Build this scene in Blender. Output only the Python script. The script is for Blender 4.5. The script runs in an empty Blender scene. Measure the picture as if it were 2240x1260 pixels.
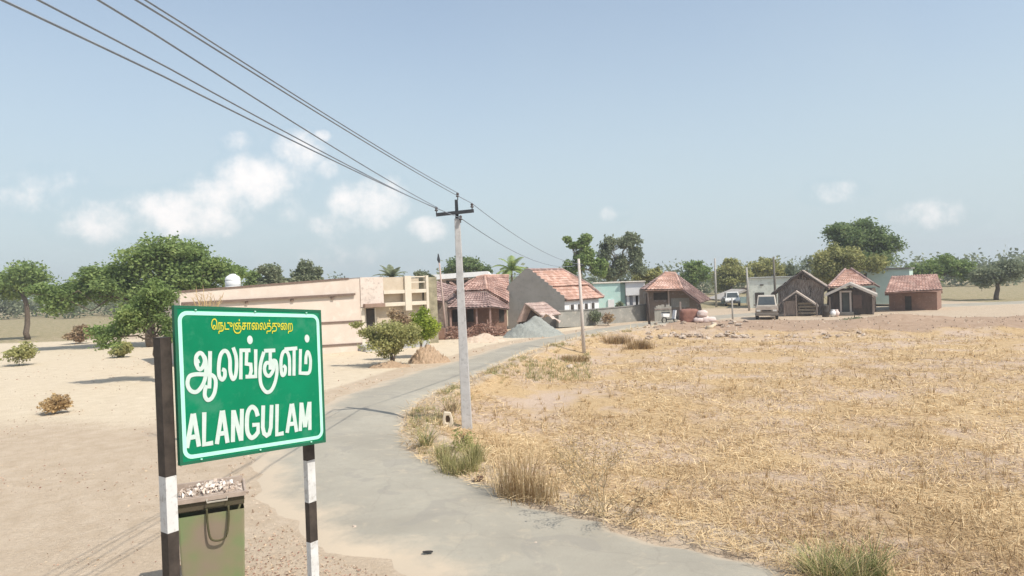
import bpy, math, random
import numpy as np
from mathutils import Vector
random.seed(7)
rng = np.random.default_rng(7)
scene = bpy.context.scene
col = scene.collection
W, H, FP = 2240.0, 1260.0, 1500.0
CAM = np.array([0.0, 0.0, 3.6])

# ------------------------------------------------------------------ camera
pitch = math.atan(14 / 1500.0)
roll = math.radians(2.0)
fwd = np.array([0, math.cos(pitch), -math.sin(pitch)])
up0 = np.array([0, math.sin(pitch), math.cos(pitch)])
rt0 = np.array([1.0, 0, 0])
rt = math.cos(roll) * rt0 - math.sin(roll) * up0
up = math.sin(roll) * rt0 + math.cos(roll) * up0
cd = bpy.data.cameras.new('camera')
cam = bpy.data.objects.new('camera', cd)
col.objects.link(cam)
from mathutils import Matrix
cam.matrix_world = Matrix(((rt[0], up[0], -fwd[0], CAM[0]), (rt[1], up[1], -fwd[1], CAM[1]), (rt[2], up[2], -fwd[2], CAM[2]), (0, 0, 0, 1)))
cd.sensor_width = 36.0
cd.lens = 36.0 * FP / W
cd.clip_end = 5000
cd.clip_start = 0.1
scene.camera = cam


def ray(px, py):
    return fwd + (px - W / 2) / FP * rt - (py - H / 2) / FP * up


def at(px, py, Y):
    r = ray(px, py)
    return CAM + r * (Y / r[1])


# ------------------------------------------------------------------ terrain height
RPX = [(1905, 1440), (1748, 1262), (1540, 1215), (1325, 1152), (1150, 1100), (1030, 1050), (935, 1010), (888, 962), (880, 920), (905, 886), (962, 853), (1035, 822), (1130, 778), (1200, 756), (1290, 733), (1420, 714), (1560, 701)]
LPX = [(1080, 1480), (860, 1240), (740, 1205), (655, 1160), (598, 1110), (560, 1052), (562, 1008), (604, 960), (672, 912), (722, 878), (810, 846), (900, 815), (1000, 790), (1095, 759), (1200, 739), (1290, 722), (1420, 704)]


def g0(px, py):
    r = ray(px, py)
    return CAM + r * (-CAM[2] / r[2])


RE = np.array([g0(*p)[:2] for p in RPX])
LE = np.array([g0(*p)[:2] for p in LPX])


def resample(P, n):
    # Catmull-Rom then arc-length resample
    P = np.asarray(P, float)
    Q = np.vstack([2 * P[0] - P[1], P, 2 * P[-1] - P[-2]])
    out = []
    for i in range(1, len(Q) - 2):
        for t in np.linspace(0, 1, 12, endpoint=False):
            out.append(0.5 * ((2 * Q[i]) + (-Q[i - 1] + Q[i + 1]) * t + (2 * Q[i - 1] - 5 * Q[i] + 4 * Q[i + 1] - Q[i + 2]) * t * t + (-Q[i - 1] + 3 * Q[i] - 3 * Q[i + 1] + Q[i + 2]) * t ** 3))
    out.append(P[-1])
    out = np.array(out)
    d = np.r_[0, np.cumsum(np.linalg.norm(np.diff(out, axis=0), axis=1))]
    s = np.linspace(0, d[-1], n)
    return np.stack([np.interp(s, d, out[:, k]) for k in range(out.shape[1])], 1)


# extend far end through the village, near end past the camera
NR = 260
RS = resample(RE, NR)
LS = resample(LE, NR)
far_r = np.array([[20, 57.5], [32, 60], [60, 63], [110, 66]])
far_l = np.array([[19.5, 61], [32, 64], [60, 67], [110, 70]])
RS = np.vstack([[[9.5, 2.2]], [[6.6, 4.2]], RS, far_r])
LS = np.vstack([[[6.8, -0.8]], [[3.4, 2.2]], LS, far_l])
RS = resample(RS[::3] if False else RS, 420)
LS = resample(LS, 420)
CS = 0.5 * (RS + LS)
HW = 0.5 * np.linalg.norm(RS - LS, axis=1)


def road_sd(x, y):
    """signed: s>0 right side of road travel direction; returns (dist beyond edge, side)"""
    P = np.stack([np.ravel(x), np.ravel(y)], 1).astype(float)
    best = np.full(len(P), 1e9)
    side = np.zeros(len(P))
    A = CS[:-1:2]
    B = CS[1::2][:len(A)]
    A = CS[:-2:2]
    B = CS[2::2][:len(A)]
    for i in range(len(A)):
        d = B[i] - A[i]
        L2 = (d ** 2).sum() + 1e-9
        t = np.clip(((P - A[i]) @ d) / L2, 0, 1)
        q = P - A[i] - t[:, None] * d
        dd = np.hypot(q[:, 0], q[:, 1]) - HW[min(2 * i, len(HW) - 1)]
        m = dd < best
        best[m] = dd[m]
        cr = d[0] * q[:, 1] - d[1] * q[:, 0]
        side[m] = np.where(cr[m] < 0, 1, -1)
    return best.reshape(np.shape(x)), side.reshape(np.shape(x))


def sstep(a, b, v):
    t = np.clip((v - a) / (b - a), 0, 1)
    return t * t * (3 - 2 * t)


_wv = [(random.uniform(0, 6.28), random.uniform(0, 6.28)) for _ in range(24)]


def noise2(x, y, sc):
    v = 0
    for k in range(8):
        a, p = _wv[k]
        f = sc * (0.7 + 0.13 * k)
        v = v + np.sin((x * math.cos(a) + y * math.sin(a)) * f + p + 1.3 * np.sin((x * math.sin(a * 1.7) - y * math.cos(a * 1.7)) * f * 0.6 + _wv[k + 8][0]))
    return v / 8.0


def bank_y(x):
    return np.clip(49 - 0.43 * (x - 5), 38.5, 50)


def terrain_parts(x, y):
    x = np.asarray(x, float)
    y = np.asarray(y, float)
    d, s = road_sd(x, y)
    by = bank_y(x)
    fld = sstep(0.25, 1.5, d) * (s > 0) * (1 - sstep(by - 1.0, by + 1.0, y + noise2(x, y, 1.2) * 1.5))
    fld = fld * sstep(-2, 1.0, x + 6)
    low = sstep(0.4, 3.5, d) * (s > 0) * (1 - sstep(by - 1.5, by + 2.2, y))
    bank = (s > 0) * sstep(by - 1.5, by, y) * (1 - sstep(by + 7, by + 9.5, y)) * sstep(8, 12, x)
    z = -0.28 * low * sstep(8, 16, y) - 0.05 * low
    z = z + fld * (0.05 * noise2(x, y, 1.1) + 0.035 * noise2(x + 9, y, 3.1))
    off = sstep(0.1, 1.5, d)
    z = z + off * (0.02 * noise2(x, y + 5, 1.9)) * (y < 90) + 0.0
    z = z + 0.13 * np.exp(-((d - .7) / .45) ** 2) * (s > 0) * sstep(13, 17, y) * (1 - sstep(40, 46, y)) * (1 + .6 * noise2(x, y, 2.0))
    z = z + bank * (0.10 + 0.12 * noise2(x, y, 1.5))
    m = np.exp(-(((x - 25.5) / 3.2) ** 2 + ((y - 45) / 2.0) ** 2))
    z = z + 0.45 * m
    return z, fld, bank, d, s


def hz(x, y):
    return float(terrain_parts(np.array([x]), np.array([y]))[0][0])


def G(px, py):
    z = 0.0
    for _ in range(5):
        r = ray(px, py)
        p = CAM + r * ((z - CAM[2]) / r[2])
        z = hz(p[0], p[1])
    return np.array([p[0], p[1], z])


# ------------------------------------------------------------------ materials
def new_mat(name):
    m = bpy.data.materials.new(name)
    m.use_nodes = True
    nt = m.node_tree
    return m, nt, nt.nodes['Principled BSDF']


def mixn(nt, fac, a, b, mode='MIX'):
    n = nt.nodes.new('ShaderNodeMix')
    n.data_type = 'RGBA'
    n.blend_type = mode
    for k, v in ((0, fac), (6, a), (7, b)):
        if isinstance(v, (int, float)):
            n.inputs[k].default_value = v
        elif isinstance(v, tuple):
            n.inputs[k].default_value = (*v, 1) if len(v) == 3 else v
        else:
            nt.links.new(v, n.inputs[k])
    return n.outputs[2]


def noisen(nt, scale, detail=4, rough=0.6, coord=None, dist=0.0):
    n = nt.nodes.new('ShaderNodeTexNoise')
    n.inputs['Scale'].default_value = scale
    n.inputs['Detail'].default_value = detail
    n.inputs['Roughness'].default_value = rough
    n.inputs['Distortion'].default_value = dist
    if coord is not None:
        nt.links.new(coord, n.inputs['Vector'])
    return n.outputs['Fac']


def rampn(nt, inp, stops):
    r = nt.nodes.new('ShaderNodeValToRGB')
    e = r.color_ramp.elements
    while len(e) < len(stops):
        e.new(0.5)
    for i, (p, c) in enumerate(stops):
        e[i].position = p
        e[i].color = (*c, 1) if len(c) == 3 else c
    nt.links.new(inp, r.inputs[0])
    return r.outputs[0]


def coordn(nt, sx=1, sy=1, sz=1, kind='Object'):
    t = nt.nodes.new('ShaderNodeTexCoord')
    m = nt.nodes.new('ShaderNodeMapping')
    m.inputs['Scale'].default_value = (sx, sy, sz)
    nt.links.new(t.outputs[kind], m.inputs['Vector'])
    return m.outputs[0]


def bumpn(nt, bsdf, h, strength, dist=0.02):
    b = nt.nodes.new('ShaderNodeBump')
    b.inputs['Strength'].default_value = strength
    b.inputs['Distance'].default_value = dist
    nt.links.new(h, b.inputs['Height'])
    nt.links.new(b.outputs[0], bsdf.inputs['Normal'])


MATS = {}


def mat(name, c1, c2=None, scale=3.0, rough=0.85, bump=0.0, c3=None, s3=25.0, stretch=(1, 1, 1), metal=0.0, lo=0.35, hi=0.65, spec=0.3):
    if name in MATS:
        return MATS[name]
    m, nt, b = new_mat(name)
    b.inputs['Roughness'].default_value = rough
    b.inputs['Metallic'].default_value = metal
    b.inputs['Specular IOR Level'].default_value = spec
    c2 = c2 or tuple(v * 0.8 for v in c1)
    co = coordn(nt, *stretch)
    n = noisen(nt, scale, 5, 0.65, co)
    out = rampn(nt, n, [(lo, c1), (hi, c2)])
    if c3:
        n3 = noisen(nt, s3, 4, 0.7, co)
        f = rampn(nt, n3, [(0.52, (0, 0, 0)), (0.68, (1, 1, 1))])
        out = mixn(nt, f, out, c3)
    nt.links.new(out, b.inputs['Base Color'])
    if bump:
        bumpn(nt, b, noisen(nt, scale * 8, 5, 0.7, co), bump)
    MATS[name] = m
    return m


def attr_mat(name, stops, rough=0.8, trans=0.0, attr='tint', spec=0.2, nscale=None):
    """colour from per-face random attribute"""
    if name in MATS:
        return MATS[name]
    m, nt, b = new_mat(name)
    a = nt.nodes.new('ShaderNodeAttribute')
    a.attribute_name = attr
    c = rampn(nt, a.outputs['Fac'], stops)
    nt.links.new(c, b.inputs['Base Color'])
    b.inputs['Roughness'].default_value = rough
    b.inputs['Specular IOR Level'].default_value = spec
    if trans > 0:
        t = nt.nodes.new('ShaderNodeBsdfTranslucent')
        nt.links.new(c, t.inputs['Color'])
        mx = nt.nodes.new('ShaderNodeMixShader')
        mx.inputs[0].default_value = trans
        nt.links.new(b.outputs[0], mx.inputs[1])
        nt.links.new(t.outputs[0], mx.inputs[2])
        nt.links.new(mx.outputs[0], nt.nodes['Material Output'].inputs[0])
    MATS[name] = m
    return m


# ------------------------------------------------------------------ mesh builder
LOC = {}


def tag(o, label=None, cat=None, group=None, kind=None):
    if label:
        o['label'] = label
    if cat:
        o['category'] = cat
    if group:
        o['group'] = group
    if kind:
        o['kind'] = kind
    return o


def thing(name, label, cat, loc=(0, 0, 0), group=None):
    o = bpy.data.objects.new(name, None)
    o.empty_display_size = 0.3
    col.objects.link(o)
    o.location = tuple(float(v) for v in loc)
    LOC[o.name] = np.array(loc, float)
    return tag(o, label, cat, group)


SPLIT = {'post', 'white_band', 'dark_opening', 'window_frame', 'column', 'pillar', 'rail', 'slab', 'rivet', 'wheel', 'plank', 'corner_post', 'door_frame', 'rails', 'rafter', 'white_verge', 'roof_edge'}


class MB:
    def __init__(self):
        self.v = []
        self.f = []
        self.n = 0
        self.tint = None

    def add(self, verts, faces):
        verts = np.asarray(verts, float).reshape(-1, 3)
        self.v.append(verts)
        for f in faces:
            self.f.append([i + self.n for i in f])
        self.n += len(verts)
        return self

    def quad(self, *p):
        return self.add(p, [list(range(len(p)))])

    def box(self, c, s, ax=None):
        """ax: 3 axes rows"""
        ax = np.eye(3) if ax is None else np.asarray(ax, float)
        c = np.asarray(c, float)
        vs = []
        for i in (-1, 1):
            for j in (-1, 1):
                for k in (-1, 1):
                    vs.append(c + ax[0] * i * s[0] / 2 + ax[1] * j * s[1] / 2 + ax[2] * k * s[2] / 2)
        return self.add(vs, [[0, 1, 3, 2], [4, 6, 7, 5], [0, 4, 5, 1], [2, 3, 7, 6], [0, 2, 6, 4], [1, 5, 7, 3]])

    def prism(self, poly, d):
        """extrude polygon by vector d"""
        p = np.asarray(poly, float)
        n = len(p)
        q = p + np.asarray(d, float)
        fs = [list(range(n)), list(range(2 * n - 1, n - 1, -1))]
        for i in range(n):
            j = (i + 1) % n
            fs.append([i, i + n, j + n, j])
        return self.add(np.vstack([p, q]), fs)

    def tube(self, pts, rad, n=6, cap=True, flat=None):
        pts = np.asarray(pts, float)
        if np.isscalar(rad):
            rad = [rad] * len(pts)
        vs = []
        for i, p in enumerate(pts):
            t = pts[min(i + 1, len(pts) - 1)] - pts[max(i - 1, 0)]
            t = t / (np.linalg.norm(t) + 1e-9)
            a = np.array([0, 0, 1.0]) if abs(t[2]) < 0.9 else np.array([1.0, 0, 0])
            u = np.cross(t, a)
            u /= np.linalg.norm(u)
            w = np.cross(t, u)
            for k in range(n):
                th = 2 * math.pi * (k + 0.5) / n
                vs.append(p + rad[i] * (math.cos(th) * u + math.sin(th) * w))
        fs = []
        for i in range(len(pts) - 1):
            for k in range(n):
                a = i * n + k
                b = i * n + (k + 1) % n
                fs.append([a, b, b + n, a + n])
        if cap:
            fs.append(list(range(n))[::-1])
            fs.append([(len(pts) - 1) * n + k for k in range(n)])
        return self.add(vs, fs)

    def lathe(self, c, prof, n=20):
        c = np.asarray(c, float)
        vs = []
        for r, z in prof:
            for k in range(n):
                th = 2 * math.pi * k / n
                vs.append(c + [r * math.cos(th), r * math.sin(th), z])
        fs = []
        for i in range(len(prof) - 1):
            for k in range(n):
                a = i * n + k
                b = i * n + (k + 1) % n
                fs.append([a, b, b + n, a + n])
        fs.append(list(range(n))[::-1])
        fs.append([(len(prof) - 1) * n + k for k in range(n)])
        return self.add(vs, fs)

    def build(self, name, m, parent=None, smooth=False, tint=None, bevel=0.0):
        if name in SPLIT and len(self.v) > 1:
            first = None
            fi = 0
            off = 0
            for vv in self.v:
                sub = MB()
                sub.v = [vv]
                while fi < len(self.f) and max(self.f[fi]) < off + len(vv):
                    sub.f.append([i - off for i in self.f[fi]])
                    fi += 1
                off += len(vv)
                sub.n = len(vv)
                o = sub.build(name, m, parent, smooth, None, bevel)
                first = first or o
            return first
        v = np.vstack(self.v)
        L = np.zeros(3)
        if parent is not None:
            L = LOC[parent.name]
        me = bpy.data.meshes.new(name)
        me.from_pydata((v - L).tolist(), [], self.f)
        if tint is not None:
            a = me.attributes.new('tint', 'FLOAT', 'FACE')
            a.data.foreach_set('value', np.asarray(tint, np.float32))
        me.materials.append(m)
        if smooth:
            me.polygons.foreach_set('use_smooth', [True] * len(me.polygons))
        me.update()
        o = bpy.data.objects.new(name, me)
        col.objects.link(o)
        if parent is not None:
            o.parent = parent
        if bevel > 0:
            bv = o.modifiers.new('bevel', 'BEVEL')
            bv.width = bevel
            bv.segments = 2
            bv.limit_method = 'ANGLE'
        LOC[o.name] = L
        return o


def fast_quads(name, V, m, parent=None, tint=None, kind=None, tri=False):
    """V: (N,4,3) world coords"""
    L = LOC[parent.name] if parent is not None else np.zeros(3)
    V = V - L
    N, k = V.shape[0], V.shape[1]
    me = bpy.data.meshes.new(name)
    me.vertices.add(N * k)
    me.vertices.foreach_set('co', V.reshape(-1).astype(np.float32))
    me.loops.add(N * k)
    me.loops.foreach_set('vertex_index', np.arange(N * k, dtype=np.int32))
    me.polygons.add(N)
    me.polygons.foreach_set('loop_start', (np.arange(N) * k).astype(np.int32))
    if tint is not None:
        a = me.attributes.new('tint', 'FLOAT', 'FACE')
        a.data.foreach_set('value', np.asarray(tint, np.float32))
    me.materials.append(m)
    me.update(calc_edges=True)
    me.validate()
    o = bpy.data.objects.new(name, me)
    col.objects.link(o)
    if parent is not None:
        o.parent = parent
    LOC[o.name] = L
    if kind:
        o['kind'] = kind
    return o


def nrm(v):
    return v / (np.linalg.norm(v, axis=-1, keepdims=True) + 1e-9)


def leaf_quads(P, size, flat=0.4, aspect=0.55):
    N = len(P)
    d = nrm(rng.normal(size=(N, 3)) * [1, 1, 1 - flat * 0.6])
    b = nrm(np.cross(d, nrm(rng.normal(size=(N, 3)))))
    s = size * rng.uniform(0.6, 1.3, size=(N, 1))
    a1 = P - d * s * 0.5
    a2 = P + b * s * aspect * 0.5
    a3 = P + d * s * 0.5
    a4 = P - b * s * aspect * 0.5
    return np.stack([a1, a2, a3, a4], 1)


LEAF = {}


def leaf_mat(kind):
    pal = {
        'dark': [(0.0, (0.045, 0.07, 0.025)), (0.5, (0.09, 0.13, 0.045)), (1.0, (0.17, 0.20, 0.08))],
        'grey': [(0.0, (0.06, 0.075, 0.04)), (0.5, (0.12, 0.14, 0.08)), (1.0, (0.20, 0.21, 0.13))],
        'mid': [(0.0, (0.05, 0.08, 0.02)), (0.5, (0.12, 0.17, 0.05)), (1.0, (0.22, 0.26, 0.09))],
        'olive': [(0.0, (0.10, 0.11, 0.035)), (0.5, (0.20, 0.20, 0.07)), (1.0, (0.32, 0.30, 0.13))],
        'bright': [(0.0, (0.085, 0.12, 0.01)), (0.5, (0.17, 0.215, 0.02)), (1.0, (0.26, 0.29, 0.045))],
        'dry': [(0.0, (0.16, 0.10, 0.05)), (0.5, (0.30, 0.21, 0.10)), (1.0, (0.45, 0.34, 0.18))],
        'brown': [(0.0, (0.11, 0.07, 0.04)), (0.5, (0.22, 0.15, 0.09)), (1.0, (0.30, 0.24, 0.14))],
    }[kind]
    pal = [(p, tuple(min(.8, v * 1.7 + .018) for v in c)) for p, c in pal]
    return attr_mat('foliage_' + kind, pal, rough=0.75, trans=0.4)


BARK = mat('bark', (0.16, 0.12, 0.09), (0.09, 0.07, 0.05), 9, bump=0.4)
BARKL = mat('bark_pale', (0.34, 0.29, 0.22), (0.20, 0.17, 0.13), 9, bump=0.4)


def clump_noise(P, f):
    k = rng.normal(size=(5, 3)) * f
    ph = rng.uniform(0, 6.28, 5)
    return np.sin(P @ k.T + ph).sum(1) / 5 * 1.6


def crown_points(blobs, n, gap=0.0, freq=1.2, shell=0.45, flat=1.0):
    if len(blobs) < 12:
        sub = []
        for b in blobs:
            for k in range(11):
                dd_ = nrm(rng.normal(size=3)) * rng.uniform(.35, .78)
                f_ = rng.uniform(.30, .58)
                sub.append([b[0] + dd_[0] * b[3], b[1] + dd_[1] * b[4], b[2] + dd_[2] * b[5], b[3] * f_, b[4] * f_, b[5] * f_ * .8])
            sub.append([b[0], b[1], b[2], b[3] * .75, b[4] * .75, b[5] * .7])
        blobs = sub
    vol = np.array([b[3] * b[4] * b[5] for b in blobs]) ** 0.75
    vol = vol / vol.sum()
    out = []
    idx = rng.choice(len(blobs), size=n * 4, p=vol)
    B = np.array(blobs)[idx]
    d = nrm(rng.normal(size=(n * 4, 3)))
    r = rng.uniform(0, 1, size=(n * 4, 1)) ** shell
    # uneven outline
    nz = clump_noise(d * 3 + B[:, :3] * 0.7, 1.0)
    r = r * (0.95 + 0.3 * nz[:, None])
    P = B[:, :3] + d * r * B[:, 3:6]
    P = P + rng.normal(size=P.shape) * B[:, 3:6] * .16
    c = clump_noise(P, freq) * .75 + clump_noise(P, freq * 2.6) * .4
    keep = c > (gap - 0.62 + rng.normal(size=len(P)) * 0.22)
    P = P[keep][:n]
    return P, c[keep][:n]


def limb(mb, a, b, r0, r1, wob=0.1, n=5, seg=5):
    a = np.asarray(a, float)
    b = np.asarray(b, float)
    L = np.linalg.norm(b - a)
    t = np.linspace(0, 1, seg + 1)[:, None]
    pts = a + (b - a) * t
    w = rng.normal(size=pts.shape) * wob * L * 0.25
    w[0] = 0
    w[-1] = 0
    pts = pts + w * np.sin(t * math.pi)
    rr = r0 + (r1 - r0) * t[:, 0]
    mb.tube(pts, list(rr), n)
    return pts


def tree(name, label, cat, base, rects, Y, n, size, kind, trunk_r=0.14, gap=0.0, freq=None, ratio=1.0, group=None, bark=None, flat=0.4, depth=None, fork=0.4, mats2=None, shell=0.45, extra_limbs=14):
    """rects: crown blobs as picture rectangles (px0,py0,px1,py1) at depth Y (+ optional dy)"""
    blobs = []
    for r in rects:
        dy = r[4] if len(r) > 4 else 0
        c = at((r[0] + r[2]) / 2, (r[1] + r[3]) / 2, Y + dy)
        rx = (r[2] - r[0]) / 2 / FP * Y
        rz = (r[3] - r[1]) / 2 / FP * Y
        blobs.append([c[0], c[1], c[2], rx, (depth or rx * ratio), rz])
    root = thing(name, label, cat, base, group)
    if freq is None:
        freq = 2.2 / max(0.5, np.mean([b[5] for b in blobs]))
    P, c = crown_points(blobs, n, gap, freq, shell)
    V = leaf_quads(P, size, flat)
    tint = np.clip(0.5 + 0.28 * c + rng.normal(size=len(P)) * 0.16, 0, 1)
    # trunk + limbs
    mb = MB()
    base = np.asarray(base, float)
    ctr = np.average([b[:3] for b in blobs], axis=0, weights=[b[3] * b[5] for b in blobs])
    lowz = min(b[2] - b[5] for b in blobs)
    fz = base[2] + max(0.3, (lowz - base[2]) * (1 - fork) + (ctr[2] - base[2]) * fork)
    fk = np.array([base[0] * 0.6 + ctr[0] * 0.4, base[1] * .6 + ctr[1] * .4, fz])
    limb(mb, base - [0, 0, 0.1], fk, trunk_r, trunk_r * 0.7, 0.12, 7)
    for b in blobs:
        tp = np.array(b[:3]) + [0, 0, b[5] * 0.3]
        pts = limb(mb, fk, tp, trunk_r * 0.6, trunk_r * 0.15, 0.25, 5)
    for k in range(extra_limbs):
        i = rng.integers(len(P))
        b = blobs[rng.integers(len(blobs))]
        st = fk + (np.array(b[:3]) - fk) * rng.uniform(0.2, 0.8)
        limb(mb, st, P[i], trunk_r * 0.25, trunk_r * 0.06, 0.3, 4)
    mb.build('trunk', bark or BARK, root, True)
    fast_quads('crown', V, leaf_mat(kind), root, tint)
    return root


def palm(name, label, base, top, nfr, flen, kind='grey', droop=1.0, stiff=False, trunk_r=0.13, cat='palm tree', bright=0.0):
    root = thing(name, label, cat, base)
    mb = MB()
    base = np.array(base, float)
    top = np.array(top, float)
    limb(mb, base - [0, 0, .1], top, trunk_r, trunk_r * 0.75, 0.05, 8, 8)
    mb.build('trunk', BARKL, root, True)
    Q = []
    for k in range(nfr):
        az = 2 * math.pi * k / nfr + rng.uniform(-.2, .2)
        el = rng.uniform(-0.15, 1.35)
        L = flen * rng.uniform(.8, 1.1)
        dirh = np.array([math.cos(az), math.sin(az), 0])
        pts = []
        p = top.copy()
        e = el
        for i in range(13):
            pts.append(p.copy())
            p = p + (dirh * math.cos(e) + np.array([0, 0, math.sin(e)])) * L / 12
            e -= droop * 0.16 * (0.5 + i / 12)
        pts = np.array(pts)
        for i in range(1, 13):
            t = nrm(pts[i] - pts[i - 1])
            sd = nrm(np.cross(t, [0, 0, 1.0]))
            wl = flen * 0.27 * math.sin(math.pi * (0.12 + 0.85 * i / 13))
            for s in (-1, 1):
                for q in range(3):
                    o = pts[i] - (pts[i] - pts[i - 1]) * q / 3
                    tip = o + (sd * s * 0.75 + t * 0.55 + np.array([0, 0, -0.45 * droop])) * wl
                    Q.append([o - t * 0.035, o + t * 0.035, tip + t * .01, tip - t * .01])
            Q.append([pts[i - 1] + sd * 0.03, pts[i - 1] - sd * 0.03, pts[i] - sd * 0.02, pts[i] + sd * 0.02])
    V = np.array(Q)
    fast_quads('crown', V, leaf_mat(kind), root, np.clip(rng.normal(0.5 + bright, .2, len(V)), 0, 1))
    return root


# ------------------------------------------------------------------ wall plane helper
Z = np.array([0, 0, 1.0])


class Plane:
    """vertical plane through two ground points given as (px, Y); u along, n toward the viewer"""

    def __init__(self, px0, Y0, px1, Y1, py=700):
        a = at(px0, py, Y0)
        b = at(px1, py, Y1)
        self.o = np.array([a[0], a[1], 0.0])
        b = np.array([b[0], b[1], 0.0])
        self.L = np.linalg.norm(b - self.o)
        self.u = (b - self.o) / self.L
        self.n = np.array([self.u[1], -self.u[0], 0])
        if self.n @ (CAM - self.o) < 0:
            self.n = -self.n
        self.ax = np.array([self.u, self.n, Z])

    def uz(self, px, py, d=0.0):
        r = ray(px, py)
        o = self.o + self.n * d
        t = ((o - CAM) @ self.n) / (r @ self.n)
        p = CAM + r * t
        return float((p - self.o) @ self.u), float(p[2])

    def pt(self, u, d, z):
        return self.o + self.u * u + self.n * d + Z * z

    def box(self, mb, u0, u1, z0, z1, d0, d1):
        c = self.pt((u0 + u1) / 2, (d0 + d1) / 2, (z0 + z1) / 2)
        return mb.box(c, (abs(u1 - u0), abs(d1 - d0), abs(z1 - z0)), self.ax)

    def pbox(self, mb, px0, py0, px1, py1, d0, d1):
        ua, za = self.uz((px0), (py0 + py1) / 2, d1)
        ub, zb = self.uz((px1), (py0 + py1) / 2, d1)
        _, z1 = self.uz((px0 + px1) / 2, py0, d1)
        _, z0 = self.uz((px0 + px1) / 2, py1, d1)
        return self.box(mb, ua, ub, z0, z1, d0, d1)

    def ppoly(self, mb, pts, d0, d1):
        P = [self.pt(*(lambda uz: (uz[0], d1, uz[1]))(self.uz(px, py, d1))) for px, py in pts]
        mb.prism(P, self.n * (d0 - d1))


def P1(mb_fn, name, m, parent, **k):
    mb = MB()
    mb_fn(mb)
    return mb.build(name, m, parent, **k)


def slope(mb, p0, p1, p2, p3, period=0.28, amp=0.05, rows=None, thick=0.08):
    """tiled slope: p0-p1 eave, p3-p2 top"""
    p0, p1, p2, p3 = [np.asarray(p, float) for p in (p0, p1, p2, p3)]
    n = np.cross(p1 - p0, (p3 + p2) / 2 - (p0 + p1) / 2)
    n /= np.linalg.norm(n)
    if n[2] < 0:
        n = -n
    Wd = max(np.linalg.norm(p1 - p0), np.linalg.norm(p2 - p3))
    Hd = np.linalg.norm((p3 + p2) / 2 - (p0 + p1) / 2)
    nu = max(4, int(Wd / period * 4))
    rows = rows or max(2, int(Hd / 0.33))
    vs = []
    vv = []
    for r in range(rows):
        vv += [(r / rows, 0.03), ((r + 0.999) / rows, -0.01)]
    sag = rng.normal(size=3) * 0.02
    for v, lift in vv:
        a = p0 + (p3 - p0) * v
        b = p1 + (p2 - p1) * v
        for i in range(nu + 1):
            t = i / nu
            ph = t * Wd / period * 2 * math.pi
            vs.append(a + (b - a) * t + n * (amp * abs(math.sin(ph / 2)) + lift + 0.018 * math.sin(v * 37 + i * 1.7) + sag[0] * math.sin(t * 5 + 1)))
    R = len(vv)
    fs = []
    for j in range(R - 1):
        for i in range(nu):
            a = j * (nu + 1) + i
            fs.append([a, a + 1, a + nu + 2, a + nu + 1])
    mb.add(vs, fs)
    # underside board
    mb.add([p0 - n * thick, p1 - n * thick, p2 - n * thick, p3 - n * thick, p0 - n * 0.012, p1 - n * 0.012, p2 - n * 0.012, p3 - n * 0.012],
           [[0, 1, 2, 3], [0, 4, 5, 1], [1, 5, 6, 2], [2, 6, 7, 3], [3, 7, 4, 0]])


def tile_mat(name, a, b, c, sc=3.2):
    if name in MATS:
        return MATS[name]
    m, nt, bs = new_mat(name)
    co = coordn(nt)
    v = nt.nodes.new('ShaderNodeTexVoronoi')
    v.inputs['Scale'].default_value = sc
    nt.links.new(co, v.inputs['Vector'])
    sep = nt.nodes.new('ShaderNodeSeparateColor')
    nt.links.new(v.outputs['Color'], sep.inputs[0])
    c1 = rampn(nt, sep.outputs[0], [(0.1, a), (0.6, b), (1.0, c)])
    n = noisen(nt, 1.1, 5, .7, co)
    f = rampn(nt, n, [(0.42, (0, 0, 0)), (0.7, (1, 1, 1))])
    c2 = mixn(nt, f, c1, tuple(x * 0.6 + 0.02 for x in a))
    nt.links.new(c2, bs.inputs['Base Color'])
    bs.inputs['Roughness'].default_value = 0.85
    bs.inputs['Specular IOR Level'].default_value = 0.2
    MATS[name] = m
    return m


# ------------------------------------------------------------------ common materials
M_pink = mat('cream_plaster', (0.66, 0.56, 0.475), (0.59, 0.495, 0.415), 0.8, bump=0.05, c3=(0.66, 0.58, 0.50), s3=2.0)
M_tan = mat('tan_plaster', (0.56, 0.475, 0.37), (0.49, 0.405, 0.30), 2)
M_cream = mat('cream_trim', (0.66, 0.59, 0.48), (0.60, 0.53, 0.42), 2)
M_stain = mat('stained_white', (0.66, 0.57, 0.50), (0.58, 0.49, 0.42), 1.6, c3=(0.42, 0.35, 0.30), s3=5, lo=.4, hi=.75)
M_dkbrown = mat('dark_brown_paint', (0.14, 0.10, 0.08), (0.20, 0.14, 0.11), 5)
M_dark = mat('dark_interior', (0.045, 0.04, 0.035), (0.08, 0.065, 0.05), 4)
M_cement = mat('grey_cement', (0.235, 0.225, 0.205), (0.20, 0.19, 0.172), 1.1, bump=.1, c3=(0.175, .168, .155), s3=3.0)
M_cement2 = mat('grey_wall', (0.30, 0.29, 0.26), (0.22, 0.215, 0.19), 1.5, bump=.15, c3=(0.40, .37, .32), s3=3.0)
M_tileO = tile_mat('orange_tiles', (0.48, 0.29, 0.22), (0.58, 0.37, 0.29), (0.66, 0.47, 0.39))
M_tileR = tile_mat('weathered_tiles', (0.35, 0.21, 0.17), (0.46, 0.29, 0.235), (0.57, 0.40, 0.335))
M_tileM = tile_mat('mauve_tiles', (0.27, 0.18, 0.16), (0.38, 0.265, 0.235), (0.48, 0.36, 0.32))
M_mint = mat('mint_paint', (0.50, 0.72, 0.64), (0.56, 0.74, 0.67), 0.9, c3=(0.62, 0.74, 0.67), s3=1.5)
M_white = mat('white_paint', (0.84, 0.83, 0.81), (0.77, 0.76, 0.74), 2)
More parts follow.
